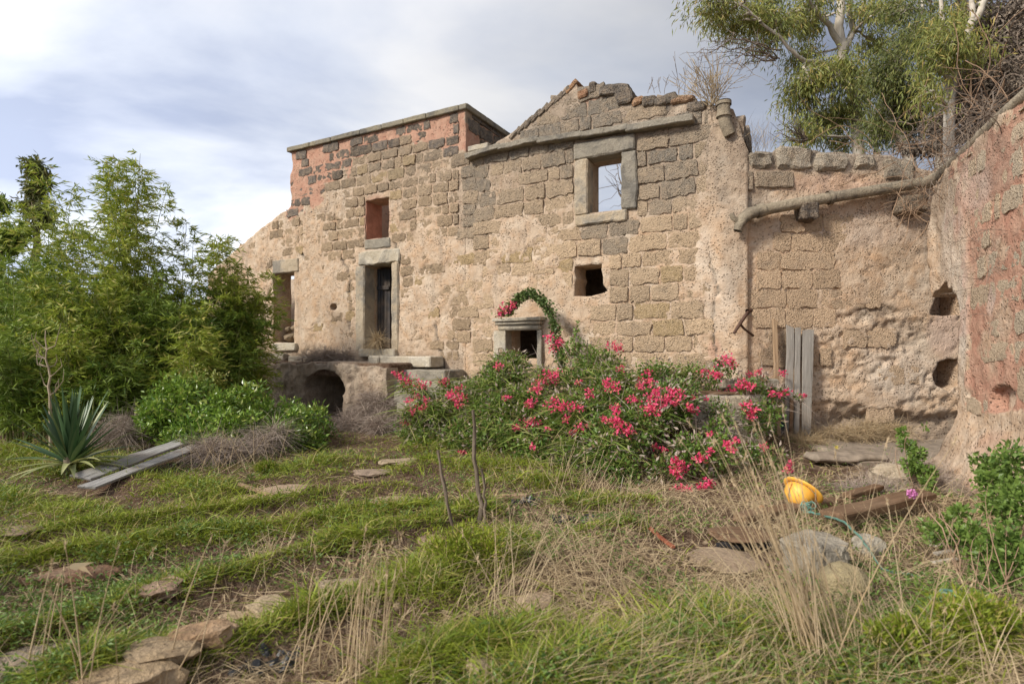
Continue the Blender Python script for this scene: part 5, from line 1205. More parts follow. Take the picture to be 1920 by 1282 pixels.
# vine arching over the mantel
vn_ = thing('arching_vine', 'leafy vine arching over the stone mantel, pink flowers at its left end', 'vine', MAIN.w(PS(1045, 0)[0], .6, .15))
arc = [(1052, 690), (1050, 665), (1044, 640), (1040, 612), (1034, 588), (1022, 568), (1008, 556), (992, 549), (975, 556), (966, 568), (955, 582), (938, 590)]
Yv = lambda x: 10.9 - (x - 960) * .0052
A = np.array([AT(x, y, Yv(x) ) for x, y in arc]); V, F = tubes([(A, .012)], 5); add('stem', V, F, M['twig'], vn_)
rng = RS(5); tt = rng.rand(1500) * (len(A) - 1); i = tt.astype(int); C = A[i] + (A[i + 1] - A[i]) * (tt - i)[:, None] + rng.normal(size=(1500, 3)) * .045
veg('foliage', [leaves(C, rng.normal(size=C.shape) + [0, -.3, -.3], .07, .05, rng)], 'ivy', vn_)
for (px, py, r) in ((950, 578, 16), (938, 585, 10), (962, 572, 8), (1030, 632, 10), (1048, 640, 8), (1040, 655, 10)):
    c = np.array(AT(px, py, Yv(px) - .12)); n = 50; d = rdir(rng, n)
    veg('flower_cluster', [leaves(c + d * r * .0105 * rng.rand(n, 1), d, .045, .04, rng)], 'pink', vn_)
cl = [(*AT(x, y, 9.9), r) for x, y, r in ((1078, 640, .10), (1080, 620, .05), (1072, 655, .14), (1092, 660, .16), (1060, 665, .12), (1110, 668, .14), (1083, 605, .04))]
bush('climbing_shrub', 'small leafy sprig rising against the wall behind the bougainvillea bank', 'shrub', AT(1080, 690, 9.85), cl, 700, .06, .035, 'boug', 6, tw_n=5)

# glossy shrub with yellow tips
def blob_lumps(L, n, seed, rr=(.12, .26)):
    rng = RS(seed); out = []
    for (px, py, Y, rx, ry, rz) in L:
        c = np.array(AT(px, py, Y))
        for _ in range(n):
            d = rng.normal(size=3); d /= np.linalg.norm(d); p = c + d * np.array([rx, ry, rz]) * rng.uniform(.55, 1) ; out.append((*p, rng.uniform(*rr)))
    return out
LS_ = blob_lumps([(370, 755, 8.8, .65, .4, .36), (455, 765, 8.9, .75, .45, .36), (535, 790, 9.1, .50, .4, .30), (320, 785, 8.6, .40, .35, .30), (430, 810, 8.4, .9, .35, .26), (550, 825, 8.8, .4, .3, .18), (380, 830, 8.3, .5, .25, .15)], 15, 8)
sh = bush('leafy_shrub', 'bright glossy green shrub with yellowish tips in front of the arch', 'shrub', (AT(430, 850, 8.8).x, 8.8, 0), LS_, 15000, .085, .040, 'shrub', 41, tw_n=30, shell=.35)
rng = RS(9); c = np.array([AT(x, y, 8.7) for x, y in ((352, 697), (375, 703), (415, 708), (398, 706))]); i = rng.randint(4, size=160); C = c[i] + rng.normal(size=(160, 3)) * .06
veg('yellow_tips', [leaves(C, rng.normal(size=C.shape) + [0, 0, .6], .05, .025, rng)], 'eucy', sh)
LS_ = blob_lumps([(560, 800, 9.6, .35, .3, .25), (590, 810, 9.8, .3, .3, .15)], 10, 18)
bush('leafy_shrub', 'low dark green shrub at the foot of the dark arch', 'shrub', (AT(570, 830, 9.6).x, 9.6, 0), LS_, 3000, .06, .03, 'boug', 42, tw_n=6)
# dry brush heaps
def brush(label, lumps, n, seed, L=.28, m='straw2', org=None, w=.007):
    rng = RS(seed); lumps = np.array(lumps, float); i = rng.randint(len(lumps), size=n); d = rdir(rng, n); C = lumps[i, :3] + d * lumps[i, 3:4] * rng.uniform(.3, 1, (n, 1))
    C[:, 2] = np.maximum(C[:, 2], gz(C[:, 0], C[:, 1])); o = veg('dry_brush', [blades(C, rng.normal(size=(n, 3)) + d * .5 + [0, 0, .3], L * (.5 + rng.rand(n)), w, 1.0 * rng.rand(n), rng, 3)], m, None, org if org is not None else lumps[0, :3] * [1, 1, 0])
    return tag(o, label, 'dry brush')
brush('heap of tangled grey-pink dry brush sloping down right of the arch', blob_lumps([(700, 775, 11.4, .35, .4, .35), (665, 805, 11.0, .4, .4, .18), (730, 800, 10.8, .4, .4, .22), (712, 750, 11.9, .2, .3, .22)], 16, 19, (.12, .25)), 15000, 51)
brush('grey wiry dry clump at the right end of the silver boards', blob_lumps([(440, 838, 7.9, .35, .25, .10), (500, 822, 8.3, .25, .25, .16), (395, 850, 7.7, .2, .2, .05)], 9, 20, (.04, .14)), 2600, 52, .34, w=.005)
brush('grey dry clump between the yucca and the glossy shrub', blob_lumps([(262, 800, 8.6, .30, .25, .16), (225, 815, 8.4, .3, .25, .08)], 10, 21, (.05, .14)), 1900, 53, .3, w=.005)
brush('dry grass curtain hanging over the terrace edge left of the arch', blob_lumps([(500, 690, 13.6, .55, .15, .12), (600, 672, 13.2, .7, .15, .08), (480, 710, 13.7, .4, .15, .2)], 14, 22, (.08, .18)), 7000, 54, .3, 'straw2', w=.009)
brush('grey dry brush piled against the foot of the near wall', blob_lumps([(1760, 890, 6.9, .4, .35, .12), (1690, 900, 6.6, .5, .35, .12), (1790, 940, 6.2, .35, .35, .12), (1640, 930, 6.2, .4, .2, .06)], 14, 23, (.06, .14)), 9000, 55, .22, 'straw2', w=.004)
brush('brown dry straw heaped along the foot of the yard wall', blob_lumps([(1580, 815, 8.9, .6, .15, .06), (1650, 808, 9.0, .5, .15, .10), (1520, 830, 8.8, .4, .2, .05)], 12, 24, (.05, .12)), 4000, 56, .22, 'straw', w=.005)
brush('dry stems in the foot of the tall doorway', blob_lumps([(710, 640, 13.1, .18, .1, .12)], 8, 25, (.04, .1)), 400, 57, .3, 'straw', w=.008)
rng = RS(91)
for (x, y, nn_, hh, sp_, lb) in ((1335, 198, 46, .95, .55, 'feathery pale dry weed growing on the wall top beside the broken pipe'), (1284, 180, 5, .75, .08, 'thin dark upright twig growing from the gable top'), (1232, 175, 4, .35, .15, 'tiny dry twig on the gable beyond the notch')):
    g = AT(x, y, 9.6 if x > 1300 else 9.9); pa = []
    for k in range(nn_):
        d = unit(np.array([rng.normal() * sp_, rng.normal() * sp_ * .5, 1.0])); L_ = hh * rng.uniform(.5, 1); p = np.array(g) + rng.normal(size=3) * [.06, .05, 0]; P = [p]
        for q_ in range(6): d = unit(d + rng.normal(size=3) * .16); p = p + d * L_ / 6; P.append(p)
        pa.append((P, .005))
        for q_ in range(4):
            s_ = P[rng.randint(2, 6)]; dd = unit(d + rng.normal(size=3) * .6); pa.append(([s_, s_ + dd * L_ * .15, s_ + dd * L_ * .28 + [0, 0, .02]], .0035))
    V, F = tubes(pa, 3); o = add('dry_weed', V, F, M['straw'] if x > 1300 else M['twig'], None, g, attr={'rnd': np.full(len(V), .6)}); tag(o, lb, 'dry weed')
g = AT(1400, 285, 10.2); V = blades(np.tile(np.array(g), (160, 1)) + rng.normal(size=(160, 3)) * [.25, .3, .03], rng.normal(size=(160, 3)) * [.3, .3, .2] + [0, 0, 1], .3 + .5 * rng.rand(160), .005, .3, rng, 3)
o = veg('dry_weed', [V], 'straw', None, g); tag(o, 'dry grasses on the sloping side wall behind the gable corner', 'dry weed')

# yucca: every blade is a part
g = G(120, 893); yu = thing('yucca', 'spiky dark green yucca beside the silver boards', 'yucca', g); rng = RS(61)
c = np.array(g) + [0, .1, .12]
for k in range(88):
    el = math.radians(rng.uniform(8, 88) if k > 18 else rng.uniform(60, 88)); az_ = rng.rand() * 6.283
    d = np.array([math.cos(az_) * math.cos(el), math.sin(az_) * math.cos(el), math.sin(el)]); ln = rng.uniform(.68, .98) * (.85 + .2 * math.sin(el))
    low_ = el < .45; side = unit(np.cross(d, [0, 0, 1.0])); upn = np.cross(side, d); n = 7; V = []
    for q_ in range(n):
        t = q_ / (n - 1); p = c + d * ln * t + np.array([0, 0, -1]) * (.28 if low_ else .07) * t * t * ln; w_ = .034 * (1 - t ** 2.2) * (0.6 + 1.1 * min(t * 3, 1) * .5) + .001
        V += [p - side * w_ + upn * w_ * .35, p, p + side * w_ + upn * w_ * .35]
    F = np.array([[3 * q_ + a, 3 * q_ + a + 1, 3 * q_ + a + 4, 3 * q_ + a + 3] for q_ in range(n - 1) for a in (0, 1)])
    V = np.array(V); o = add('leaf', V, F, M['yuccay' if (low_ and rng.rand() < .8) else 'yucca'], yu, attr={'rnd': np.full(len(V), rng.rand())})
V, F = tubes([([c - [0, 0, .2], c, c + [0, 0, .12]], .07)], 8); add('stem', V, F, M['barkb'], yu)
# pale dead sapling above the yucca
rng = RS(62); pa = []; b0 = np.array(AT(95, 760, 7.9)); tp = np.array(AT(86, 618, 7.9)); trunk = [b0 + [0, 0, -.75]] + [b0 * (1 - t) + tp * t + rng.normal(size=3) * .012 for t in np.linspace(0, 1, 9)]
pa.append((trunk, np.linspace(.022, .006, 10)))
for k in range(12):
    i = rng.randint(2, 8); s_ = trunk[i]; sx = 1 if k % 2 else -1; L_ = rng.uniform(.18, .36)
    pa.append(([s_, s_ + np.array([sx * .12, rng.normal() * .05, .05]) * L_ * 3, s_ + np.array([sx * .18, rng.normal() * .1, .20]) * L_ * 3, s_ + np.array([sx * .19, 0, .34]) * L_ * 3], [.008, .007, .005, .003]))
V, F = tubes(pa, 5); o = add('dead_sapling', V, F, M['palet'], None, b0 * [1, 1, 0]); tag(o, 'pale bare dead sapling with upturned branches behind the yucca', 'dead sapling')

# bamboo
def bamboo(label, px, Y, toppy, nc, spread, seed, m='bamboo', lf=.15, dens=13, lean=(0, 0)):
    rng = RS(seed); X = (px - 960) / FPX * Y; h = CZ + (HOR - toppy) * Y / FPX
    t = thing('bamboo_clump', label, 'bamboo', (X, Y, 0), 'bamboo clumps massed left of the houses'); pa = []; B = []; T_ = []
    for k in range(nc):
        f = 1 if k == 0 else rng.uniform(.55, .98); hh = h * f; b = np.array([X + rng.normal() * spread * .35, Y + rng.normal() * spread * .3, 0])
        off = np.array([rng.normal() * spread * 1.0 + lean[0], rng.normal() * spread * .5 + lean[1], 0]) * (0.25 if k == 0 else 1)
        tt = np.linspace(0, 1, 14)[:, None]; P = b + np.array([0, 0, hh]) * tt + off * tt ** 2.2 + np.array([0, 0, -.12 * np.hypot(*off[:2])]) * tt ** 4
        pa.append((P, .016 * (1 - .88 * tt[:, 0]) + .001)); nb = int(19 * hh)
        u = rng.uniform(.10, 1, nb) ** .8; q_ = u * 13; i = np.minimum(q_.astype(int), 12); c = P[i] + (P[i + 1] - P[i]) * (q_ - i)[:, None]
        B.append(c); T_.append(u)
    B = np.concatenate(B); T_ = np.concatenate(T_); n = len(B); az_ = rng.rand(n) * 6.283; bl_ = (.52 - .30 * T_ ** 3) * rng.uniform(.35, 1.25, n)
    bd = np.stack([np.cos(az_), np.sin(az_), rng.uniform(.1, .7, n)], 1); m_ = dens; s_ = np.linspace(.25, 1, m_)
    C = B[:, None, :] + bd[:, None, :] * (bl_[:, None] * s_[None, :])[:, :, None] + np.array([0, 0, -.35]) * (bl_[:, None] * s_[None, :] ** 2)[:, :, None]
    D = bd[:, None, :] * [1, 1, .2] + rng.normal(size=(n, m_, 3)) * .55 + [0, 0, -.25]
    C = C.reshape(-1, 3); D = D.reshape(-1, 3)
    veg('foliage', [leaves(C, D, lf * (.6 + .6 * rng.rand(len(C))), lf * .15, rng, .1)], m, t)
    k = rng.rand(n) < .5
    tw = [(np.array([B[i], B[i] + bd[i] * bl_[i] * .5 + [0, 0, -.04], B[i] + bd[i] * bl_[i] + [0, 0, -.35 * bl_[i]]]), .003) for i in np.nonzero(k)[0][:300]]
    V, F = tubes(pa, 6); add('culms', V, F, m_bam, t)['kind'] = 'stuff'; V, F = tubes(tw, 3); add('twigs', V, F, m_bam, t)['kind'] = 'stuff'
    return t
m_bam = m_bark('bamboo_culm', (.16, .19, .06), (.28, .28, .10))
BM = [('tallest bamboo plume, the pointed one nearest the left third of the sky', 205, 11.0, 288, 11, .75, 'bamboo'),
      ('tall airy bamboo plume just right of the tallest, reaching sideways', 262, 10.8, 292, 7, .55, 'bamboo'),
      ('thin bamboo wisps left of the tallest plume', 120, 11.6, 352, 9, .6, 'bamboo'),
      ('compact bamboo plume standing before the sky midway to the house', 338, 11.3, 415, 10, .45, 'bamboo'),
      ('light bamboo spray reaching in front of the tower wall', 432, 11.6, 436, 11, .5, 'bamboo'),
      ('bamboo leaning right, its branches crossing the left doorway side', 472, 11.8, 500, 9, .38, 'bamboo'),
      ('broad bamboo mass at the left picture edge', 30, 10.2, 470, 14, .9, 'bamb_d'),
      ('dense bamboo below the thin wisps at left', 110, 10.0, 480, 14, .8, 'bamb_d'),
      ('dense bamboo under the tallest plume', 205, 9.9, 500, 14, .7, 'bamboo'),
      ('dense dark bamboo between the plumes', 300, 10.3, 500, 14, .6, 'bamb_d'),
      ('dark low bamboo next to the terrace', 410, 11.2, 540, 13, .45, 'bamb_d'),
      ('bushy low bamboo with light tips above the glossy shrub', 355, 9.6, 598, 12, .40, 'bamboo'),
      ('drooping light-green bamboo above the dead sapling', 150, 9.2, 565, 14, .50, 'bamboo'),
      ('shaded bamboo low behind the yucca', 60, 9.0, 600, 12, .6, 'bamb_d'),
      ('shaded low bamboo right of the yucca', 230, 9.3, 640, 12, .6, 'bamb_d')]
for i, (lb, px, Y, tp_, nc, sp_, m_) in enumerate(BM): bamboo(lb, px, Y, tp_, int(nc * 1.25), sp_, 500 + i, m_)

# ------------------------------------------------------------------ trees behind
def limb(P0, P1, r0, r1, rng, n=8, wob=.05, sag=0.0):
    P0 = np.array(P0, float); P1 = np.array(P1, float); L_ = np.linalg.norm(P1 - P0); tt = np.linspace(0, 1, n)[:, None]
    w = np.cumsum(rng.normal(size=(n, 3)), 0) * wob * L_ / n; w -= w[-1:] * tt
    return (P0 + (P1 - P0) * tt + w + np.array([0, 0, sag * L_]) * (tt * (1 - tt)) * 4, np.linspace(r0, r1, n))
def tree(name, label, cat, base, trunks, crown, seed, m='euc', bark='barkw', lf=.17, ratio=.15, sprig=16, hang=.9, nper=40, twr=.02, gap=.5):
    """trunks: lists of points; crown: (x,y,z,rx,ry,rz,n sprigs)"""
    rng = RS(seed); t = thing(name, label, cat, base); pa = []
    for pts, rad in trunks:
        P = np.array([p[:] for p in pts]); n = 18; s_ = np.linspace(0, len(P) - 1, n)
        Q = np.stack([np.interp(s_, np.arange(len(P)), P[:, j]) for j in range(3)], 1); Q[1:-1] += rng.normal(size=(n - 2, 3)) * rad[0] * .18
        pa.append((Q, np.interp(s_, np.arange(len(P)), rad)))
    V, F = tubes(pa, 9); add('trunk', V, F, M[bark], t)
    allp = np.concatenate([p for p, _ in pa]); br = []; C = []; D = []
    for (x, y, z, rx, ry, rz, ns) in crown:
        c = np.array([x, y, z]); j = np.argmin(np.linalg.norm(allp - c, axis=1) + np.abs(np.minimum(0, c[2] - allp[:, 2])) * .6); hub = c + rng.normal(size=3) * [rx, ry, rz] * .15
        L1 = limb(allp[j], hub, .045, .018, rng, 8, .25, .05); br.append(L1)
        for k in range(ns):
            d = rng.normal(size=3); d /= np.linalg.norm(d); e = c + d * np.array([rx, ry, rz]) * rng.uniform(.35, 1) ** .6
            s0 = L1[0][rng.randint(4, 8)]; q = limb(s0, e, .011, .004, rng, 6, .3, .06); br.append(q)
            for p in q[0][2:]:
                C.append(p); D.append(unit(e - s0))
    V, F = tubes(br, 4); add('branches', V, F, M[bark], t)['kind'] = 'stuff'
    C = np.array(C); D = np.array(D); n = len(C); Cn = np.repeat(C, sprig, 0) + rng.normal(size=(n * sprig, 3)) * [.17, .17, .15]
    Dn = np.repeat(D, sprig, 0) * .4 + rng.normal(size=(n * sprig, 3)) * .5 + [0, 0, -hang]
    veg('foliage', [leaves(Cn, Dn, lf * (.6 + .6 * rng.rand(len(Cn))), lf * ratio, rng, .1)], m, t)
    return t
def cr(L, Y, s=1.0, dy=.6): # crown lobes from photo positions
    return [(*AT(px, py, Y + (i % 3 - 1) * dy), rx * Y / FPX, .8 * rx * Y / FPX, ry * Y / FPX, int(nn_ * s)) for i, (px, py, rx, ry, nn_) in enumerate(L)]
Y1 = 15.0
tree('eucalyptus', 'large pale-barked eucalyptus with hanging olive foliage behind the yard wall', 'tree', (9.2, Y1, 0),
     [([AT(1618, 700, Y1), AT(1612, 290, Y1), AT(1600, 200, Y1), AT(1580, 100, Y1), AT(1574, 40, Y1), AT(1576, -120, Y1)], [.20, .15, .13, .125, .11, .06]),
      ([AT(1578, 90, Y1), AT(1556, 50, Y1 - .2), AT(1528, 22, Y1 - .5), AT(1480, -60, Y1 - 1)], [.08, .07, .05, .025]),
      ([AT(1582, 100, Y1), AT(1600, 60, Y1 + .3), AT(1585, -20, Y1 + .4)], [.10, .08, .05]),
      ([AT(1606, 200, Y1), AT(1640, 260, Y1), AT(1648, 300, Y1)], [.05, .06, .05]),
      ([AT(1585, 130, Y1), AT(1500, 110, Y1 - .6), AT(1450, 60, Y1 - .8), AT(1390, 10, Y1 - 1)], [.07, .05, .035, .02])],
     cr([(1330, 8, 55, 26, 20), (1400, 22, 60, 36, 26), (1372, 62, 40, 20, 9), (1455, 45, 55, 45, 24), (1440, -10, 60, 30, 16), (1512, 45, 45, 48, 24), (1545, 0, 50, 30, 14), (1630, 20, 45, 40, 18), (1500, 110, 40, 30, 15), (1560, 150, 55, 45, 26), (1500, 185, 40, 45, 22), (1540, 225, 60, 45, 28), (1500, 245, 34, 28, 14), (1590, 200, 45, 50, 20), (1565, 268, 45, 20, 12), (1600, 130, 36, 40, 12), (1430, 95, 30, 18, 6), (1640, 80, 34, 36, 14), (1670, 20, 40, 30, 14), (1350, 40, 50, 25, 10), (1420, 60, 50, 40, 14), (1520, 150, 50, 40, 14), (1625, 160, 36, 60, 14)], Y1), 71, 'euc', sprig=15, lf=.19)
Y2 = 13.2
tree('eucalyptus', 'darker dense tree with a white leaning stem right of the large eucalyptus', 'tree', (9.8, Y2, 0),
     [([AT(1745, 520, Y2), AT(1712, 310, Y2), AT(1682, 250, Y2), AT(1664, 200, Y2)], [.14, .13, .12, .07]),
      ([AT(1765, 500, Y2), AT(1762, 215, Y2), AT(1752, 165, Y2), AT(1728, 130, Y2), AT(1716, 85, Y2), AT(1730, -10, Y2)], [.11, .09, .085, .08, .06, .03])],
     cr([(1660, 150, 38, 35, 22), (1690, 195, 45, 45, 32), (1650, 215, 36, 36, 20), (1715, 160, 30, 34, 14), (1640, 255, 40, 28, 20), (1700, 235, 36, 26, 22), (1670, 120, 34, 36, 24), (1690, 90, 30, 30, 16), (1730, 240, 26, 24, 10), (1725, 60, 38, 34, 20), (1700, 20, 40, 34, 18), (1760, 20, 30, 26, 8), (1735, 190, 26, 26, 8)], Y2), 72, 'eucd', sprig=16, lf=.15)
Y3 = 10.1
tree('eucalyptus', 'slender forked grey tree with yellowish leaves at the upper right', 'tree', (9.4, Y3, 0),
     [([AT(1778, 480, Y3), AT(1776, 215, Y3), AT(1790, 130, Y3), AT(1815, 60, Y3), AT(1832, 28, Y3), AT(1850, -6, Y3), AT(1862, -60, Y3)], [.09, .085, .07, .065, .06, .045, .03]),
      ([AT(1823, 45, Y3), AT(1822, 0, Y3), AT(1818, -50, Y3)], [.05, .04, .03]), ([AT(1775, 210, Y3), AT(1772, 110, Y3), AT(1764, 0, Y3)], [.05, .04, .03])],
     cr([(1770, 80, 38, 34, 22), (1762, 55, 30, 26, 12), (1805, 40, 30, 26, 12), (1735, 180, 26, 24, 8), (1755, 105, 26, 18, 8), (1790, 120, 26, 24, 8), (1830, 90, 24, 24, 7), (1740, 130, 24, 24, 8)], Y3), 73, 'eucy', sprig=13, lf=.15)
# dead vine-choked mass on the right and its orange stems
rng = RS(81)
dv = thing('vine_tangle', 'dark mass of dead vines and brown leaves rising above the near wall at upper right', 'dead vines', (9.5, 10.4, 0))
P0 = [AT(1850, 400, 10.6), AT(1880, 250, 10.6), AT(1905, 100, 10.6), AT(1915, -40, 10.6)]
V, F = tubes([([p[:] for p in P0], [.14, .12, .1, .08]), ([AT(1900, 420, 10.2)[:], AT(1950, 200, 10.2)[:], AT(1990, 20, 10.2)[:]], [.12, .1, .08])], 8); add('trunk', V, F, M['barkb'], dv)
LV = [(1880, 40, 10.6, .75, .5, .5), (1850, 110, 10.8, .62, .5, .45), (1905, 110, 10.2, .6, .5, .6), (1820, 175, 11.0, .5, .4, .4), (1880, 190, 10.6, .6, .5, .5), (1960, 60, 10.2, .8, .6, .9), (1840, 240, 10.8, .55, .4, .35), (1780, 240, 11.2, .5, .35, .3), (1900, 250, 9.8, .5, .4, .4), (1960, 200, 9.6, .6, .6, .9), (1830, 10, 11.0, .35, .3, .3), (1740, 275, 11.0, .5, .3, .16)]
n = 60000; i = rng.choice(len(LV), n, p=np.array([a[3] * a[5] for a in LV]) / sum(a[3] * a[5] for a in LV)); c = np.array([AT(*a[:3]) for a in LV])[i]; s_ = np.array([a[3:] for a in LV])[i]
C = c + rdir(rng, n) * s_ * (rng.rand(n, 1) ** .5) * 1.15; k = fbm(C[:, 0] * 3 + C[:, 1], C[:, 2] * 3, 3, 17) > .40; C = C[k]; n = len(C)
veg('dead_leaves', [leaves(C, rng.normal(size=(n, 3)) + [0, 0, -.5], .06 + .05 * rng.rand(n), .035, rng, .3)], 'dead', dv)
def wander(n, boxes, L_, r, seed, m, name, parent, dz=0.1, seg=12, org=None, sd=.35):
    rng = RS(seed); pa = []
    for k in range(n):
        b = boxes[rng.randint(len(boxes))]; p = np.array(AT(b[0] + rng.normal() * b[3], b[1] + rng.normal() * b[4], b[2] + rng.normal() * .25)); d = unit(rng.normal(size=3) * [1, .5, 1] + [0, 0, dz]); P = [p]; l = L_ * rng.uniform(.4, 1.2)
        turn = rng.normal(size=3) * sd * .5
        for q_ in range(seg): d = unit(d + turn * .5 + rng.normal(size=3) * sd * .4 + [0, 0, -.035 * q_ / seg]); p = p + d * l / seg; P.append(p)
        pa.append((P, r * rng.uniform(.5, 1.2)))
    V, F = tubes(pa, 4); o = add(name, V, F, M[m], parent, org); o['kind'] = 'stuff'; return o
wander(260, [(a[0], a[1], a[2], 30, 30) for a in LV], 1.1, .008, 82, 'twig', 'dead_stems', dv)
ov = thing('orange_vine', 'orange-brown bare bramble stems arching over the pipe and the corner of the walls', 'bramble', (8.2, 9.4, 0))
wander(75, [(1800, 190, 9.8, 35, 30), (1770, 250, 9.3, 45, 25), (1850, 180, 8.8, 30, 30), (1730, 300, 9.2, 30, 12), (1700, 280, 9.8, 40, 14)], 1.5, .007, 83, 'twigo', 'stems', ov, .25, 14)
wander(110, [(1745, 340, 8.9, 16, 14), (1720, 385, 9.0, 20, 10), (1790, 330, 8.0, 22, 16), (1740, 400, 8.95, 16, 22)], .7, .005, 84, 'twigo', 'hanging_stems', ov, -.15, 12)
nb_ = thing('dry_creeper', 'grey-brown fuzz of dry creeper on the crest of the near wall', 'creeper', (5.9, 7.0, 4.0))
wander(240, [(1830, 260, 7.1, 22, 20), (1800, 290, 7.6, 20, 20), (1880, 215, 6.3, 24, 18), (1765, 320, 8.2, 16, 16), (1840, 235, 7.2, 20, 20)], .55, .0045, 85, 'twig', 'stems', nb_, .0, 9)
wander(60, [(1850, 420, 6.25, 20, 90), (1880, 500, 5.9, 20, 60)], .5, .0022, 86, 'twig', 'thin_stems', nb_, -.3, 9)
# bare dead branches of the eucalyptus, reaching left over the gable
rng = RS(87); pa = []; root = np.array(AT(1455, 112, 14.4)); tips = [(1330, 75), (1322, 92), (1340, 115), (1370, 122), (1390, 130), (1350, 95), (1310, 100), (1400, 100), (1345, 85), (1420, 125)]
for (x, y) in tips:
    e = np.array(AT(x, y, 13.8 + rng.normal() * .3)); q = limb(root, e, .022, .005, rng, 9, .3, .1); pa.append(q)
    for k in range(7):
        s_ = q[0][rng.randint(3, 9)]; e2 = s_ + rng.normal(size=3) * [.35, .2, .2] + [-.3, 0, -.12]; pa.append(limb(s_, e2, .008, .003, rng, 6, .3, .05))
V, F = tubes(pa, 4); o = add('bare_branch', V, F, M['twig'], None, root); tag(o, 'bare grey dead branch sticking out left below the eucalyptus crown', 'dead branch')
rng = RS(88); pa = []; root = np.array(AT(1172, 400, 15.5))
for k in range(6):
    e = np.array(AT(rng.uniform(1135, 1185), rng.uniform(300, 380), 15.5)); q = limb(root, e, .03, .006, rng, 9, .3, .1); pa.append(q)
    for j in range(4): s_ = q[0][rng.randint(3, 9)]; pa.append(limb(s_, s_ + rng.normal(size=3) * .3 + [-.15, 0, .2], .01, .004, rng, 5, .3))
V, F = tubes(pa, 4); o = add('bare_tree', V, F, M['twig'], None, root); tag(o, 'bare twiggy tree seen through the framed window opening', 'bare tree')
g = AT(1420, 250, 12.5); pa = []
for k in range(26):
    p = np.array(AT(1510, 262, 13.0)); e = np.array(AT(rng.uniform(1440, 1500), rng.uniform(205, 262), 12.8)); pa.append(limb(p, e, .012, .004, rng, 7, .3, -.05))
V, F = tubes(pa, 4); o = add('bare_shrub', V, F, M['twig'], None, g); tag(o, 'low bare twigs behind the top blocks of the yard wall', 'bare twigs')
# distant trees at the left
YD = 26.0
def far_tree(label, L, seed, m, tr, nper=1.0):
    return tree('distant_tree', label, 'tree', (AT(tr, 660, YD).x, YD, 0), [([AT(tr, 700, YD), AT(tr + 4, 560, YD), AT(tr, L[0][1], YD)], [.3, .22, .06])], cr(L, YD, nper, .5), seed, m, 'barkb', .30, .3, 12, .4)
far_tree('thin dark tree top standing tall against the sky at far left', [(68, 315, 13, 14, 14), (72, 350, 16, 22, 20), (58, 385, 14, 20, 14), (78, 405, 17, 20, 16)], 91, 'eucd', 66)
far_tree('dark tree bough at the left edge above the bamboo', [(22, 440, 26, 14, 22), (5, 460, 24, 14, 16), (48, 432, 10, 6, 5), (0, 385, 7, 14, 8)], 92, 'bamb_d', 2)
for i, (px, py, lb) in enumerate(((40, 560, 'leafy tree far behind the bamboo at the left edge'), (250, 570, 'leafy tree far behind the tallest bamboo'), (400, 600, 'leafy tree far behind the bamboo by the house'))):
    far_tree(lb, [(px, py, 80, 50, 60), (px + 60, py + 50, 70, 40, 50), (px - 60, py + 45, 70, 40, 50), (px, py + 80, 120, 30, 60)], 95 + i, 'bamb_d', px)

# rose bush at right with its pink flower
LR = [(1880, 900, 4.2, .14), (1850, 870, 4.4, .10), (1900, 860, 4.1, .12), (1910, 940, 3.9, .16), (1870, 950, 4.2, .12), (1800, 960, 4.4, .07), (1780, 980, 4.3, .08), (1760, 1000, 4.2, .09), (1800, 1010, 4.1, .10), (1850, 1040, 3.8, .12), (1830, 1000, 4.0, .08), (1890, 1020, 3.7, .14), (1735, 985, 4.4, .05), (1910, 1060, 3.6, .14), (1860, 1090, 3.6, .10), (1845, 905, 4.3, .07)]
rb = bush('rose_bush', 'straggly bright green rose bush in the right foreground by the near wall', 'rose bush', G(1860, 1140), px_lumps(LR), 4200, .042, .030, 'rosel', 101, tw_n=22, shell=.2, twm='twigo', twr=.0035)
pa = []; rng = RS(102); b0 = np.array(G(1800, 1090)); 
for (x, y, Yq) in ((1708, 925, 4.9), (1735, 940, 4.7), (1760, 960, 4.5)): pa.append(limb(b0, AT(x, y, Yq), .006, .003, rng, 9, .15, .15))
V, F = tubes(pa, 4); add('cane', V, F, M['twigo'], rb)
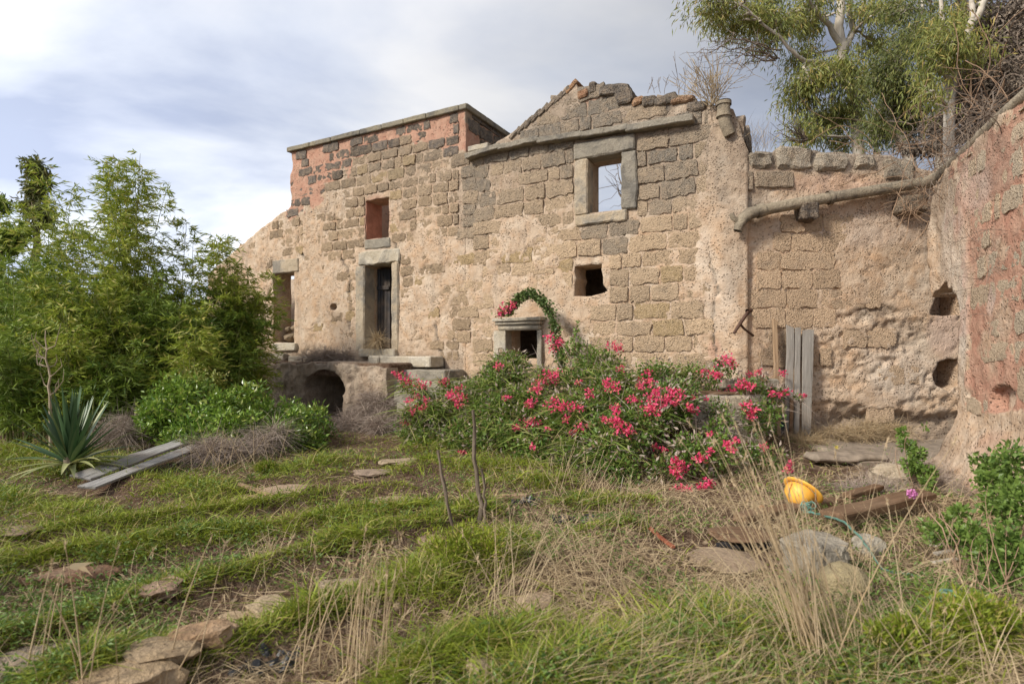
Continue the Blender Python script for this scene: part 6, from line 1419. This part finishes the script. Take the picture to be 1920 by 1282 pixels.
c = np.array(AT(1709, 925, 4.9)); n = 60; d = rdir(rng, n); veg('flower', [leaves(c + d * .018 * rng.rand(n, 1), d, .032, .03, rng, .4)], 'rose', rb)
LR2 = [(1700, 835, 6.4, .08), (1720, 850, 6.3, .08), (1690, 810, 6.5, .06), (1720, 880, 6.2, .09), (1745, 885, 6.1, .06), (1705, 870, 6.2, .08), (1735, 800, 6.5, .03), (1740, 905, 6.0, .07)]
bush('young_rose', 'young upright rose sprig in front of the pale boulder at the wall foot', 'rose bush', G(1730, 925), px_lumps(LR2), 800, .05, .034, 'rosel', 103, tw_n=6, shell=.2, twm='twigo', twr=.004)
# weeds with feathery green foliage, lower right, and yellow flowers
for i, (px, py, r, lb) in enumerate(((1830, 1190, .16, 'feathery blue-green weed in the lower right corner'), (1700, 1230, .12, 'low feathery weed right of the fan of stalks'), (870, 1050, .22, 'dense bright green weed tuft at the foot of the dark stems'), (500, 890, .10, 'small round leafy weed beyond the fallen branch'))):
    g = G(px, py); bush('green_weed', lb, 'weed', g, [(g.x + a * r, g.y + b * r, g.z + .06 + c * r, r * .6) for a, b, c in ((0, 0, .3), (.8, 0, .1), (-.8, .1, .1), (.2, .6, .1), (-.3, -.4, 0))], 2600, .045, .010, 'grass', 110 + i, tw_n=0, up=.6, shell=.1)
for i, (px, py, Yq, lb) in enumerate(((1568, 838, 7.9, 'tiny yellow flower on a bent stem in front of the yard wall'), (575, 1258, 2.7, 'tiny yellow flower in the bottom grass left of the stalks'), (1912, 1200, 2.9, 'tiny yellow flower at the right edge'))):
    c = np.array(AT(px, py, Yq)); b0 = np.array([c[0] + .05, c[1], float(gz(c[0] + .05, c[1]))]); t = thing('yellow_flower', lb, 'flower', b0); rng = RS(120 + i)
    V, F = tubes([limb(b0, c, .0025, .002, rng, 7, .2, .2)], 4); add('stem', V, F, M['stalk'], t, attr={'rnd': np.full(len(V), .5)})
    n = 14; a = np.arange(n) * 6.28 / n; veg('petals', [leaves(np.tile(c, (n, 1)), np.stack([np.cos(a), -.3 + 0 * a, np.sin(a)], 1), .018 if Yq < 5 else .035, .014, rng)], 'yellow', t)
